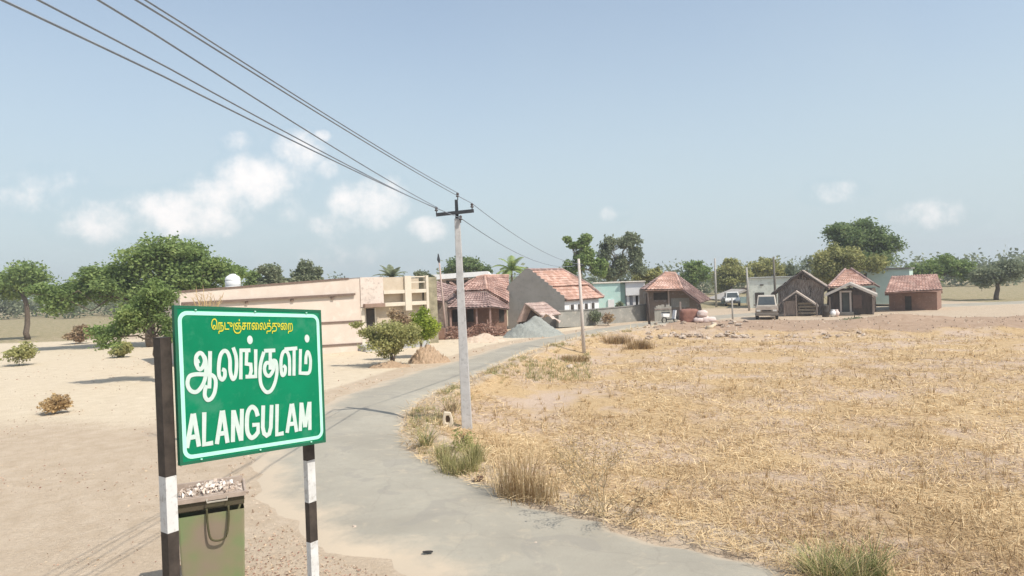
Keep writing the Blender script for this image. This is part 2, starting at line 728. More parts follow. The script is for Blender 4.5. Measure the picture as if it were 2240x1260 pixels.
M_pale = mat('pale_green_plaster', (0.74, 0.77, 0.69), (0.66, 0.70, 0.61), 1.0, c3=(0.56, .58, .50), s3=2.5)
M_mud = mat('mud_brick', (0.30, 0.18, 0.13), (0.20, 0.12, 0.09), 3, bump=.4, c3=(0.38, .25, .19), s3=6)
M_wood = mat('weathered_wood', (0.32, 0.26, 0.215), (0.18, 0.14, 0.12), 6, bump=.3, stretch=(1, 1, 0.25))
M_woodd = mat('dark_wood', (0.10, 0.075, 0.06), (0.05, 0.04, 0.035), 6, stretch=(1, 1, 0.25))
M_thatch = mat('palm_thatch', (0.38, 0.31, 0.265), (0.20, 0.16, 0.135), 5, bump=.8, stretch=(3, 3, 0.5), c3=(0.38, .32, .27), s3=12)
M_conc = mat('concrete_pole', (0.52, 0.51, 0.50), (0.43, 0.42, 0.41), 4, bump=.15, c3=(0.36, .35, .34), s3=9)
M_iron = mat('black_iron', (0.03, 0.035, 0.04), (0.05, 0.05, 0.055), 6, rough=.55)
M_porc = mat('dark_porcelain', (0.10, 0.08, 0.08), (0.08, 0.07, 0.07), 6, rough=.3)
M_glass = mat('dark_glass', (0.05, 0.06, 0.065), (0.08, 0.09, 0.09), 2, rough=.15, spec=.6)
M_rubber = mat('rubber', (0.03, 0.028, 0.026), (0.05, 0.045, 0.04), 6)
M_stone = mat('rubble_stone', (0.42, 0.33, 0.25), (0.28, 0.21, 0.16), 4, bump=.4, c3=(0.55, .47, .38), s3=8)

# ------------------------------------------------------------------ ground sheet
def grid_axis(core0, core1, step, far0, far1):
    a = list(np.arange(core0, core1, step))
    s, v = step, core1
    while v < far1:
        a.append(v)
        s *= 1.18
        v += s
    a.append(far1)
    s, v = step, core0 - step
    b = []
    while v > far0:
        b.append(v)
        s *= 1.18
        v -= s
    b.append(far0)
    return np.array(b[::-1] + a)


gx = grid_axis(-20, 34, 0.22, -420, 420)
gy = grid_axis(5, 62, 0.22, -60, 520)
X, Y_ = np.meshgrid(gx, gy)
z, fld, bank, dist, side = terrain_parts(X, Y_)
z = np.where(dist < 0.12, -0.012, z)
# yard mask: bright sandy yard left of the road in front of the long building
yard = (side < 0) * sstep(0.3, 1.8, dist) * sstep(13, 25, Y_ + noise2(X, Y_, .7) * 3) * (1 - sstep(52, 60, Y_)) * (X < 6)
nv = X.size
me = bpy.data.meshes.new('ground')
V = np.stack([X.ravel(), Y_.ravel(), z.ravel()], 1)
ny, nx = X.shape
ii = np.arange(nv).reshape(ny, nx)
F = np.stack([ii[:-1, :-1].ravel(), ii[:-1, 1:].ravel(), ii[1:, 1:].ravel(), ii[1:, :-1].ravel()], 1)
me.vertices.add(nv)
me.vertices.foreach_set('co', V.ravel().astype(np.float32))
me.loops.add(F.size)
me.loops.foreach_set('vertex_index', F.ravel().astype(np.int32))
me.polygons.add(len(F))
me.polygons.foreach_set('loop_start', (np.arange(len(F)) * 4).astype(np.int32))
ca = me.attributes.new('zone', 'FLOAT_COLOR', 'POINT')
edge = np.exp(-np.clip(dist, 0, 9) / 0.5)
scrub = sstep(60, 80, Y_) * 0.7 + 0.6 * (np.abs(X - 5) > 40)
C = np.stack([fld.ravel(), bank.ravel(), yard.ravel(), np.clip(scrub, 0, 1).ravel()], 1)
ca.data.foreach_set('color', C.ravel().astype(np.float32))
me.update(calc_edges=True)
me.polygons.foreach_set('use_smooth', [True] * len(me.polygons))
ground = bpy.data.objects.new('ground', me)
col.objects.link(ground)
ground['kind'] = 'structure'
m, nt, b = new_mat('ground_soil')
at_n = nt.nodes.new('ShaderNodeAttribute')
at_n.attribute_name = 'zone'
sp = nt.nodes.new('ShaderNodeSeparateColor')
nt.links.new(at_n.outputs['Color'], sp.inputs[0])
co = coordn(nt)
n_big = noisen(nt, 0.35, 4, .6, co)
n_mid = noisen(nt, 2.2, 5, .65, co, 0.6)
n_fine = noisen(nt, 14, 5, .75, co, 0.8)
n_grit = noisen(nt, 60, 3, .7, co)
cs = coordn(nt, 1, 2.6, 1)
n_str = noisen(nt, 9, 5, .75, cs, 1.5)
dirt = rampn(nt, n_mid, [(0.3, (0.44, 0.345, 0.245)), (0.7, (0.54, 0.44, 0.33))])
dirt = mixn(nt, rampn(nt, n_fine, [(0.56, (0, 0, 0)), (0.75, (.55, .55, .55))]), dirt, (0.36, 0.26, 0.18))
straw = rampn(nt, n_str, [(0.30, (0.29, 0.19, 0.10)), (0.46, (0.46, 0.32, 0.175)), (0.60, (0.58, 0.43, 0.245)), (0.78, (0.70, 0.55, 0.34))])
soil = rampn(nt, n_fine, [(0.3, (0.42, 0.31, 0.24)), (0.7, (0.60, 0.48, 0.38))])
straw = mixn(nt, rampn(nt, n_big, [(0.44, (0, 0, 0)), (0.60, (.85, .85, .85))]), straw, soil)
bankc = rampn(nt, n_mid, [(0.3, (0.34, 0.235, 0.16)), (0.7, (0.44, 0.32, 0.23))])
bankc = mixn(nt, rampn(nt, n_fine, [(0.5, (0, 0, 0)), (0.72, (.6, .6, .6))]), bankc, (0.24, 0.16, 0.11))
yardc = rampn(nt, n_mid, [(0.3, (0.56, 0.465, 0.335)), (0.7, (0.65, 0.555, 0.42))])
yardc = mixn(nt, rampn(nt, n_fine, [(0.6, (0, 0, 0)), (0.75, (.5, .5, .5))]), yardc, (0.5, 0.4, 0.29))
scr = rampn(nt, n_mid, [(0.35, (0.20, 0.19, 0.09)), (0.65, (0.42, 0.33, 0.22))])


def edgefac(out):
    # roughen zone borders with noise
    ma = nt.nodes.new('ShaderNodeMath')
    ma.operation = 'ADD'
    nt.links.new(out, ma.inputs[0])
    mm = nt.nodes.new('ShaderNodeMath')
    mm.operation = 'MULTIPLY_ADD'
    nt.links.new(n_fine, mm.inputs[0])
    mm.inputs[1].default_value = 0.9
    mm.inputs[2].default_value = -0.45
    nt.links.new(mm.outputs[0], ma.inputs[1])
    return rampn(nt, ma.outputs[0], [(0.38, (0, 0, 0)), (0.62, (1, 1, 1))])


c = mixn(nt, edgefac(at_n.outputs['Alpha']), dirt, scr)
c = mixn(nt, edgefac(sp.outputs[2]), c, yardc)
c = mixn(nt, edgefac(sp.outputs[1]), c, bankc)
c = mixn(nt, edgefac(sp.outputs[0]), c, straw)
c = mixn(nt, rampn(nt, n_grit, [(0.60, (0, 0, 0)), (0.8, (.4, .4, .4))]), c, (0.22, 0.16, 0.11))
nt.links.new(c, b.inputs['Base Color'])
b.inputs['Roughness'].default_value = 0.95
b.inputs['Specular IOR Level'].default_value = 0.1
bumpn(nt, b, n_fine, 0.7, 0.06)
me.materials.append(m)

# ------------------------------------------------------------------ road
m, nt, b = new_mat('asphalt')
co = coordn(nt)
n1 = noisen(nt, 0.45, 4, .6, co, .4)
n2 = noisen(nt, 6, 5, .7, co)
n3 = noisen(nt, 90, 3, .8, co)
c = rampn(nt, n1, [(0.35, (0.33, 0.30, 0.24)), (0.65, (0.41, 0.375, 0.30))])
c = mixn(nt, rampn(nt, n2, [(0.45, (0, 0, 0)), (0.8, (.45, .45, .45))]), c, (0.30, 0.275, 0.22))
c = mixn(nt, rampn(nt, n3, [(0.46, (0, 0, 0)), (0.72, (.6, .6, .6))]), c, (0.19, 0.175, 0.155))
vo = nt.nodes.new('ShaderNodeTexVoronoi')
vo.feature = 'DISTANCE_TO_EDGE'
vo.inputs['Scale'].default_value = .55
dn = nt.nodes.new('ShaderNodeMix')
dn.data_type = 'VECTOR'
dn.inputs[0].default_value = .22
nzc = nt.nodes.new('ShaderNodeTexNoise')
nzc.inputs['Scale'].default_value = 2.6
nzc.inputs['Detail'].default_value = 6
nt.links.new(co, nzc.inputs['Vector'])
nt.links.new(co, dn.inputs[4])
nt.links.new(nzc.outputs['Color'], dn.inputs[5])
nt.links.new(dn.outputs[1], vo.inputs['Vector'])
crk = rampn(nt, vo.outputs['Distance'], [(0.0, (.16, .16, .16)), (0.008, (0, 0, 0))])
c = mixn(nt, crk, c, (0.17, 0.15, 0.13))
pt = rampn(nt, noisen(nt, .9, 3, .5, co, 1.2), [(0.60, (0, 0, 0)), (0.63, (.38, .38, .38))])
c = mixn(nt, pt, c, (0.27, 0.25, 0.215))
c = mixn(nt, rampn(nt, noisen(nt, 2.6, 6, .75, co, .6), [(0.55, (0, 0, 0)), (0.72, (.55, .55, .55))]), c, (0.50, 0.42, 0.31))
ea = nt.nodes.new('ShaderNodeAttribute')
ea.attribute_name = 'edge'
mm = nt.nodes.new('ShaderNodeMath')
mm.operation = 'MULTIPLY_ADD'
nt.links.new(noisen(nt, 1.6, 5, .7, co), mm.inputs[0])
mm.inputs[1].default_value = 1.1
mm.inputs[2].default_value = -0.55
ma = nt.nodes.new('ShaderNodeMath')
ma.operation = 'ADD'
nt.links.new(ea.outputs['Fac'], ma.inputs[0])
nt.links.new(mm.outputs[0], ma.inputs[1])
c = mixn(nt, rampn(nt, ma.outputs[0], [(0.35, (0, 0, 0)), (0.85, (1, 1, 1))]), c, (0.52, 0.43, 0.32))
nt.links.new(c, b.inputs['Base Color'])
b.inputs['Roughness'].default_value = 0.8
b.inputs['Specular IOR Level'].default_value = 0.25
bumpn(nt, b, n3, 0.35, 0.01)
M_asph = m
NC = 14
vs, es = [], []
for i in range(len(RS)):
    l, r = LS[i], RS[i]
    wl = 0.10 * math.sin(i * .9) + 0.08 * math.sin(i * 2.3 + 1) + rng.normal() * .03
    wr = 0.08 * math.sin(i * 1.1 + 2) + 0.06 * math.sin(i * 2.9) + rng.normal() * .03
    d = (r - l) / np.linalg.norm(r - l)
    l = l - d * wl
    r = r + d * wr
    for k in range(NC + 1):
        t = k / NC
        p = l + (r - l) * t
        zz = 0.03 + 0.05 * (1 - (2 * t - 1) ** 2)
        if k in (0, NC):
            zz = -0.03
            p = p + d * (0.10 if k else -0.10)
        vs.append([p[0], p[1], zz])
        # left side dusty wide, right narrow
        w = np.linalg.norm(r - l)
        es.append(max(math.exp(-t * w / 0.55), 0.8 * math.exp(-(1 - t) * w / 0.22)) + (0.15 if t < .35 else 0))
fs = []
for i in range(len(RS) - 1):
    for k in range(NC):
        a = i * (NC + 1) + k
        fs.append([a, a + 1, a + NC + 2, a + NC + 1])
mb = MB()
mb.add(vs, fs)
road = mb.build('road', M_asph, None, True)
ra = road.data.attributes.new('edge', 'FLOAT', 'POINT')
ra.data.foreach_set('value', np.array(es, np.float32))
road['kind'] = 'structure'

# ------------------------------------------------------------------ village name board
YL, YR = 5.17, 6.28
cTL, cBL = at(381, 669, YL), at(378.5, 1018.5, YL)
cTR, cBR = at(701, 679, YR), at(699.5, 967, YR)
cBL[:2] = cTL[:2]
cBR[:2] = cTR[:2]
ub = nrm(np.array([cTR[0] - cTL[0], cTR[1] - cTL[1], 0]))
nb = np.array([ub[1], -ub[0], 0.0])
WB = np.linalg.norm((cTR - cTL)[:2])
HB = (cTL[2] - cBL[2] + cTR[2] - cBR[2]) / 2
root = thing('village_sign', 'green village name board with white letters on striped posts', 'sign', (cTL[0] * .5 + cTR[0] * .5, cTL[1] * .5 + cTR[1] * .5, hz(-2.1, 5.7)))
M_green = mat('sign_green', (0.0, 0.215, 0.10), (0.0, 0.175, 0.08), 1.5, rough=.5, spec=.2, c3=(0.03, 0.22, 0.12), s3=3.5)
M_greend = mat('sign_edge_green', (0.01, 0.13, 0.07), (0.02, 0.11, 0.06), 5, rough=.5)
M_letter = mat('sign_white', (0.58, 0.66, 0.62), (0.50, 0.60, 0.55), 20, rough=.4)
M_mintb = mat('sign_border', (0.45, 0.82, 0.66), (0.40, 0.78, 0.62), 4, rough=.4)
M_yel = mat('sign_yellow', (0.66, 0.60, 0.05), (0.56, 0.52, 0.04), 30, rough=.4)
mb = MB()
mb.prism([cTL, cTR, cBR, cBL], -nb * 0.03)
board = mb.build('board', M_green, root, bevel=0.004)


def bpt(u, v, off=0.0):
    """board point by fractions u (0..1) and v (0 top .. 1 bottom)"""
    t = cTL + (cTR - cTL) * u
    d = cBL + (cBR - cBL) * u
    return t + (d - t) * v + nb * off


def bpx(px, py):
    """picture point to board u, v"""
    r = ray(px, py)
    t = ((cTL - CAM) @ nb) / (r @ nb)
    p = CAM + r * t
    u = ((p - cTL)[:2] @ ub[:2]) / WB
    top = cTL[2] + (cTR[2] - cTL[2]) * u
    bot = cBL[2] + (cBR[2] - cBL[2]) * u
    return np.array([u * WB, (top - p[2]) / (top - bot) * HB])


def metric(q, off):
    return bpt(q[0] / WB, q[1] / HB, off)


# folded rim round the board
mb = MB()
for a, c_ in (((-.004, -.004), (WB + .004, .02)), ((-.004, HB - .02), (WB + .004, HB + .004)), ((-.004, .02), (.02, HB - .02)), ((WB - .02, .02), (WB + .004, HB - .02))):
    q = [metric((a[0], a[1]), .003), metric((c_[0], a[1]), .003), metric((c_[0], c_[1]), .003), metric((a[0], c_[1]), .003)]
    mb.prism(q, -nb * 0.034)
mb.build('rim', M_greend, board)
_k = [0]


def smooth_line(P, closed=False, sub=6):
    P = np.asarray(P, float)
    if len(P) < 3:
        return P
    Q = np.vstack([2 * P[0] - P[1], P, 2 * P[-1] - P[-2]]) if not closed else np.vstack([P[-1], P, P[0], P[1]])
    out = []
    for i in range(1, len(Q) - 2):
        for t in np.linspace(0, 1, sub, endpoint=False):
            out.append(0.5 * ((2 * Q[i]) + (-Q[i - 1] + Q[i + 1]) * t + (2 * Q[i - 1] - 5 * Q[i] + 4 * Q[i + 1] - Q[i + 2]) * t * t + (-Q[i - 1] + 3 * Q[i] - 3 * Q[i + 1] + Q[i + 2]) * t ** 3))
    if not closed:
        out.append(P[-1])
    else:
        out.append(out[0])
    return np.array(out)


def ribbon(mb, P, w, sharp=False, closed=False):
    P = np.asarray(P, float)
    if not sharp:
        P = smooth_line(P, closed)
    _k[0] += 1
    base = 0.0022 + (_k[0] % 9) * 0.0003
    n = len(P)
    vs = []
    segs = []
    for i in range(n):
        a = P[i] - P[i - 1] if i > 0 else (P[1] - P[0] if not closed else P[0] - P[-2])
        b_ = P[i + 1] - P[i] if i < n - 1 else (P[-1] - P[-2] if not closed else P[1] - P[0])
        a = a / (np.linalg.norm(a) + 1e-9)
        b_ = b_ / (np.linalg.norm(b_) + 1e-9)
        t = a + b_
        t = t / (np.linalg.norm(t) + 1e-9)
        nn = np.array([-t[1], t[0]])
        k = 1 / max(0.8, abs(nn @ np.array([-a[1], a[0]])))
        ext = np.zeros(2)
        off = base + i * 0.00002
        vs += [metric(P[i] + nn * w / 2 * k, off), metric(P[i] - nn * w / 2 * k, off)]
    fs = [[2 * i, 2 * i + 1, 2 * i + 3, 2 * i + 2] for i in range(n - 1)]
    mb.add(vs, fs)


def zz(pts):
    return [bpx(380 + x / 3.5, 660 + y / 3.5) for x, y in pts]


# rounded border line
mb = MB()
IX, IN, RAD = 0.037, 0.052, 0.06
ring = []
for cx, cy, a0 in ((WB - IX - RAD, IN + RAD, -90), (WB - IX - RAD, HB - IN - RAD, 0), (IX + RAD, HB - IN - RAD, 90), (IX + RAD, IN + RAD, 180)):
    for k in range(7):
        a = math.radians(a0 + 15 * k)
        ring.append((cx + RAD * math.cos(a), cy + RAD * math.sin(a)))
ring.append(ring[0])
ribbon(mb, ring, 0.031, sharp=True)
mb.build('border_line', M_mintb, board)
# Tamil place name, one stroke group
mb = MB()
S = 0.032
TAM = [
    [(196, 452), (178, 462), (180, 500), (200, 518), (222, 497), (236, 452), (222, 408), (198, 392), (172, 418), (168, 468), (180, 500)],
    [(222, 408), (240, 440), (246, 520), (238, 590), (212, 650), (172, 690), (128, 680), (104, 632), (116, 575), (160, 556), (230, 556), (290, 562), (318, 600), (314, 680), (290, 735), (258, 752), (236, 722), (238, 672), (252, 640)],
    [(277, 378), (274, 560), (270, 664)],
    [(368, 518), (388, 528), (388, 572), (368, 596), (346, 566), (343, 490), (356, 410), (384, 376), (412, 392), (428, 448), (430, 530), (448, 590), (468, 572), (478, 500), (474, 420), (452, 350)],
    [(736, 470), (706, 470), (692, 512), (704, 556), (732, 566), (760, 520), (758, 470), (738, 440)],
    [(688, 384), (664, 470), (658, 560), (668, 640), (704, 690), (742, 680), (772, 620), (788, 530), (780, 460), (756, 448)],
    [(836, 488), (852, 506), (848, 548), (830, 562), (820, 520), (820, 440), (836, 385), (862, 382), (880, 420), (884, 480), (884, 566)],
    [(1010, 478), (1012, 420), (1022, 385), (1036, 400), (1046, 450), (1042, 520), (1030, 545), (1008, 548)],
]
for s_ in TAM:
    ribbon(mb, zz(s_), S)
TAMS = [
    [(512, 594), (514, 372), (586, 372)],
    [(558, 372), (554, 476), (588, 480), (592, 528), (580, 574)],
    [(548, 574), (626, 572), (626, 364)],
    [(690, 376), (776, 372)], [(737, 372), (737, 520)],
    [(846, 364), (944, 356)], [(920, 358), (918, 566)],
    [(968, 362), (964, 546), (1012, 548)],
]
for s_ in TAMS:
    ribbon(mb, zz(s_), S, sharp=True)
for cx, cy in ((582, 292), (1019, 282)):
    q = bpx(380 + cx / 3.5, 660 + cy / 3.5)
    _k[0] += 1
    vs = [metric(q + np.array([0.026 * math.cos(a), 0.036 * math.sin(a)]), 0.003) for a in np.linspace(0, 2 * math.pi, 18, endpoint=False)]
    mb.add(vs, [list(range(18))])
mb.build('tamil_place_name', M_letter, board)
mb = MB()
LAT = [
    [(99, 1120), (145, 858)], [(151, 856), (192, 1108)], [(116, 1042), (176, 1030)],
    [(232, 846), (230, 1092), (300, 1080)],
    [(328, 1090), (367, 834)], [(374, 832), (410, 1080)], [(346, 1012), (396, 1003)],
    [(452, 1074), (455, 830)], [(458, 834), (514, 1062)], [(516, 1064), (521, 820)],
    [(684, 794), (680, 960), (690, 1008), (710, 1024), (730, 1010), (742, 960), (748, 790)],
    [(790, 784), (787, 1016), (840, 1006)],
    [(866, 1004), (899, 782)], [(906, 780), (939, 996)], [(882, 938), (926, 931)],
    [(966, 990), (974, 772)], [(978, 776), (1003, 960)], [(1006, 960), (1036, 768)], [(1040, 766), (1041, 982)],
]
for s_ in LAT:
    ribbon(mb, zz(s_), 0.036, sharp=True)
ribbon(mb, zz([(642, 876), (626, 826), (596, 806), (568, 842), (558, 920), (564, 1000), (590, 1040), (620, 1028), (642, 1000)]), 0.038)
ribbon(mb, zz([(644, 1010), (644, 940), (600, 944)]), 0.034, sharp=True)
mb.build('latin_place_name', M_letter, board)
# small yellow line
mb = MB()


def z10(pts):
    return [bpx(440 + x / 10.18, 690 + y / 10.18) for x, y in pts]


YEL = [
    [(370, 225), (330, 240), (345, 290), (300, 310), (255, 240), (265, 130), (330, 85), (390, 120), (400, 200)],
    [(420, 190), (470, 190)], [(420, 190), (430, 290), (500, 300), (500, 190), (540, 190)], [(490, 310), (410, 390)],
    [(560, 260), (560, 150), (620, 100), (690, 160), (690, 250)], [(600, 190), (600, 290), (680, 300), (650, 350), (570, 350)],
    [(700, 190), (750, 190), (750, 290), (790, 290)], [(790, 190), (860, 190), (870, 300), (830, 390), (750, 380), (720, 310)],
    [(830, 80), (830, 125)], [(870, 170), (870, 250), (960, 290), (970, 180)],
    [(970, 180), (1100, 180)], [(1010, 180), (1000, 300)], [(1080, 180), (1080, 280)],
    [(1150, 300), (1150, 220), (1200, 170), (1240, 230), (1240, 290), (1290, 290), (1300, 180)],
    [(1340, 290), (1320, 210), (1370, 170), (1390, 250), (1420, 290), (1450, 200), (1480, 170)],
    [(1450, 190), (1520, 190), (1480, 260), (1530, 290), (1500, 350), (1450, 360)], [(1545, 85), (1545, 140)],
    [(1570, 190), (1640, 190), (1600, 260), (1650, 290), (1700, 230)], [(1570, 350), (1640, 370), (1720, 320), (1740, 220), (1690, 180)],
    [(1750, 290), (1750, 190), (1820, 190), (1820, 290), (1880, 290), (1880, 190)],
    [(1900, 390), (1930, 330), (2010, 320), (2030, 220), (1980, 150), (1940, 200), (1950, 270)],
]
fc = bpy.data.curves.new('heading', 'FONT')
fc.body = "\u0bc6\u0ba8\u0b9f\u0bc1\u0b9e\u0bcd\u0b9a\u0bbe\u0bc8\u0bb2\u0ba4\u0bcd\u0ba4\u0bc1\u0bc8\u0bb1"
fc.offset = 0.012
fc.resolution_u = 3
fo = bpy.data.objects.new('heading', fc)
col.objects.link(fo)
bpy.context.view_layer.update()
fm = bpy.data.meshes.new_from_object(fo)
co_ = np.array([v.co[:] for v in fm.vertices])
if len(co_) > 20:
    q0, q1 = bpx(462, 722), bpx(640, 722)
    lo, hi = co_.min(0), co_.max(0)
    sx_ = (q1[0] - q0[0]) / (hi[0] - lo[0])
    qt, qb = bpx(550, 698)[1], bpx(550, 730)[1]
    sy_ = (qb - qt) / (hi[1] - lo[1])
    vs = [metric((q0[0] + (c_[0] - lo[0]) * sx_, qb - (c_[1] - lo[1]) * sy_), .0045) for c_ in co_]
    mb.add(vs, [list(p.vertices) for p in fm.polygons])
else:
    for s_ in YEL:
        ribbon(mb, z10(s_), 0.013, sharp=len(s_) <= 3)
bpy.data.objects.remove(fo)
bpy.data.curves.remove(fc)
bpy.data.meshes.remove(fm)
mb.build('tamil_heading', M_yel, board)
# rivets
mb = MB()
for u, v in ((.12, .02), (.88, .02), (.12, .98), (.88, .98), (.5, .02), (.5, .98)):
    mb.lathe(bpt(u, v, .008), [(0.008, -.006), (0.008, 0.003)], 8)
mb.build('rivet', M_mintb, board)
M_pk = mat('post_black', (0.035, 0.028, 0.024), (0.07, 0.055, 0.045), 9, rough=.6)
M_pw = mat('post_white', (0.66, 0.66, 0.64), (0.55, 0.54, 0.52), 7, rough=.6, c3=(.42, .40, .37), s3=14)


def striped_post(px, w, dpth, top_z, bands, Yc, behind):
    c0 = at(px, 900, Yc) * [1, 1, 0] - nb * behind
    mbk, mbw = MB(), MB()
    axb = np.array([ub, nb, Z])
    zb = hz(c0[0], c0[1]) - 0.1
    bs_ = [top_z] + [at(px, y, Yc)[2] for y in bands]
    st = bs_[-2] - bs_[-1]
    while bs_[-1] > zb:
        bs_.append(max(zb, bs_[-1] - st))
    for i in range(len(bs_) - 1):
        z1, z0 = bs_[i], bs_[i + 1]
        if z1 - z0 < .005:
            continue
        (mbk if i % 2 == 0 else mbw).box(c0 + Z * (z0 + z1) / 2, (w, dpth, z1 - z0), axb)
    return mbk, mbw


mbk, mbw = striped_post(364, 0.085, 0.10, at(364, 738, YL)[2], [1041, 1163, 1285], YL + .02, 0.02)
po = mbk.build('post', M_pk, root)
mbw.build('white_band', M_pw, po)
mbk, mbw = striped_post(683.5, 0.085, 0.06, cTR[2] - .03, [1008, 1100, 1187, 1280], YR + .02, 0.075)
po = mbk.build('post', M_pk, root)
mbw.build('white_band', M_pw, po)

# ------------------------------------------------------------------ rubbish bin
YB = 8.0
bl, brr = at(372, 1090, YB), at(519, 1090, YB)
bw = (brr[0] - bl[0]) * .93
tz = bl[2]
bx, by_ = (bl[0] + brr[0]) / 2, YB + .19
gz = hz(bx, YB + .3)
root = thing('rubbish_bin', 'large olive green rubbish bin filled to the rim behind the sign', 'bin', (bx, by_, gz))
M_bin, nt, b = new_mat('bin_plastic')
co = coordn(nt)
n = noisen(nt, 1.8, 3, .5, co)
c = rampn(nt, n, [(0.35, (0.25, 0.195, 0.14)), (0.48, (0.22, 0.21, 0.115)), (0.58, (0.18, 0.225, 0.10)), (0.72, (.27, .18, .12))])
nt.links.new(c, b.inputs['Base Color'])
b.inputs['Roughness'].default_value = .55
M_bind = mat('bin_dark_band', (0.07, 0.075, 0.035), (0.09, 0.065, 0.045), 2, rough=.6)


def bring(w, d, z, yo=0.0):
    return [[bx - w / 2, by_ - d / 2 + yo, z], [bx + w / 2, by_ - d / 2 + yo, z], [bx + w / 2, by_ + d / 2 + yo, z], [bx - w / 2, by_ + d / 2 + yo, z]]


def loft(mb, rings, cap0=True, cap1=True):
    n_ = len(rings[0])
    vs_ = [p for r in rings for p in r]
    fs_ = []
    for i in range(len(rings) - 1):
        for k in range(n_):
            a = i * n_ + k
            b2 = i * n_ + (k + 1) % n_
            fs_.append([a, b2, b2 + n_, a + n_])
    if cap0:
        fs_.append(list(range(n_))[::-1])
    if cap1:
        fs_.append([(len(rings) - 1) * n_ + k for k in range(n_)])
    mb.add(vs_, fs_)


mb = MB()
loft(mb, [bring(bw * .92, .32, gz + .12), bring(bw * .985, .36, tz - .2)], True, False)
mb.build('body', M_bin, root, bevel=.02)
mb = MB()
zc = at(383, 1117, YB)[2]
loft(mb, [bring(bw * .99, .37, zc), bring(bw * 1.0, .38, tz - .005)], True, True)
mb.build('dark_band', M_bind, root, bevel=.01)
mb = MB()
# open rim: outer lip and raised back wall
mb.tube([[bx - bw / 2 - .02, by_ - .20, tz], [bx + bw / 2 + .05, by_ - .20, tz]], .016, 8)
mb.tube([[bx - bw / 2 - .01, by_ - .20, tz], [bx - bw / 2 - .01, by_ + .20, tz + .05]], .016, 8)
mb.tube([[bx + bw / 2 + .01, by_ - .20, tz], [bx + bw / 2 + .01, by_ + .20, tz + .05]], .016, 8)
mb.box([bx, by_ + .205, tz + .035], (bw, .03, .12))
mb.box([bx, by_ - .205, tz - .012], (bw + .03, .035, .05))
mb.build('rim', mat('bin_rim', (0.42, 0.34, 0.28), (0.33, 0.26, 0.21), 9), root)
mb = MB()
ux, uw = at(458, 1100, YB)[0], .145
hzb, hzt = at(460, 1182, YB)[2], at(460, 1115, YB)[2]
hy = by_ - .205
hp = [[ux - .115, hy, hzt + .02], [ux - .112, hy - .02, (hzt * .6 + hzb * .4)], [ux - .09, hy - .03, hzb + .05], [ux - .04, hy - .03, hzb], [ux + .04, hy - .03, hzb], [ux + .09, hy - .03, hzb + .05], [ux + .116, hy - .02, (hzt * .6 + hzb * .4)], [ux + .12, hy, hzt + .02]]
hp = smooth_line(hp)
mb.tube(hp, .012, 6)
mb.build('pull_handle', mat('bin_handle', (0.07, .065, .03), (.09, .08, .04), 5), root, True)
mb = MB()
mb.tube([[ux - .11, hy - .02, tz - .02], [ux - .11, hy - .045, tz - .05], [ux + .11, hy - .045, tz - .05], [ux + .11, hy - .02, tz - .02]], .011, 6)
mb.build('rail', mat('bin_rail', (0.42, .38, .32), (.3, .27, .22), 9), root)
mb = MB()
for sx in (-1, 1):
    c_ = np.array([bx + sx * bw * .33, by_ + .2, gz + .1])
    mb.tube([c_ - [.03, 0, 0], c_ + [.03, 0, 0]], .1, 14)
mb.build('wheel', M_rubber, root)
BROT = math.atan2(-bx, by_)
root.rotation_euler[2] = BROT
# heap of litter inside the bin
litter = thing('litter_heap', 'pale crumpled litter heaped in the open top of the olive bin', 'litter', (bx, by_, tz))
litter.rotation_euler[2] = BROT
mb = MB()
N = 260
vsx = []
for k in range(N):
    p = np.array([bx + rng.uniform(-.47, .47) * bw * .92, by_ + rng.uniform(-.16, .17), tz + .012 + .03 * rng.uniform(0, 1)])
    p[2] += 0.035 * (1 - abs(p[0] - bx) / bw * 2)
    s = rng.uniform(.02, .06)
    d1, d2 = nrm(rng.normal(size=3)), nrm(rng.normal(size=3))
    mb.add([p, p + d1 * s, p + (d1 + d2) * s * .8, p + d2 * s, p + np.array([0, 0, s * .6])], [[0, 1, 4], [1, 2, 4], [2, 3, 4], [3, 0, 4]])
t_ = np.repeat(rng.uniform(0, 1, N), 4)
mb.build('paper', attr_mat('litter', [(0, (.3, .23, .18)), (.3, (.58, .48, .4)), (.7, (.72, .63, .55)), (1, (.85, .8, .74))]), litter, tint=t_)
mb = MB()
mb.box([bx, by_, tz + .004], (bw * .96, .36, .03))
mb.build('bed', mat('litter_bed', (0.4, .32, .26), (.5, .42, .35), 20, bump=.5), litter)

# ------------------------------------------------------------------ electricity pole
pb = G(1022, 938)
ptop = at(998, 437, pb[1])
root = thing('electricity_pole', 'tall pale concrete electricity pole with black cross arm at the roadside', 'electricity pole', pb)
mb = MB()
sq = []
pax = nrm(ptop - pb)
px_ax = nrm(np.cross(pax, [0, 1, 0]))
py_ax = np.cross(px_ax, pax)


def psec(p, w, d):
    return [p - px_ax * w / 2 - py_ax * d / 2, p + px_ax * w / 2 - py_ax * d / 2, p + px_ax * w / 2 + py_ax * d / 2, p - px_ax * w / 2 + py_ax * d / 2]


Lp = np.linalg.norm(ptop - pb)
psh = at(1000, 478, pb[1])
loft(mb, [psec(pb - pax * .3, .265, .2), psec(pb + pax * Lp * .5, .20, .16), psec(psh, .135, .12)])
mb.build('shaft', M_conc, root, bevel=.012)
mb = MB()
loft(mb, [psec(psh, .085, .09), psec(ptop, .075, .075)])
mb.build('top_bracket', M_iron, root)
aL, aR = at(954, 470, pb[1] - .1), at(1036.5, 461, pb[1] - .1)
mb = MB()
ad = nrm(aR - aL)
an = np.cross(ad, pax)
an = nrm(an)
mb.box((aL + aR) / 2, (np.linalg.norm(aR - aL), .07, .085), np.array([ad, an, np.cross(ad, an)]))
arm = mb.build('cross_arm', M_iron, root)


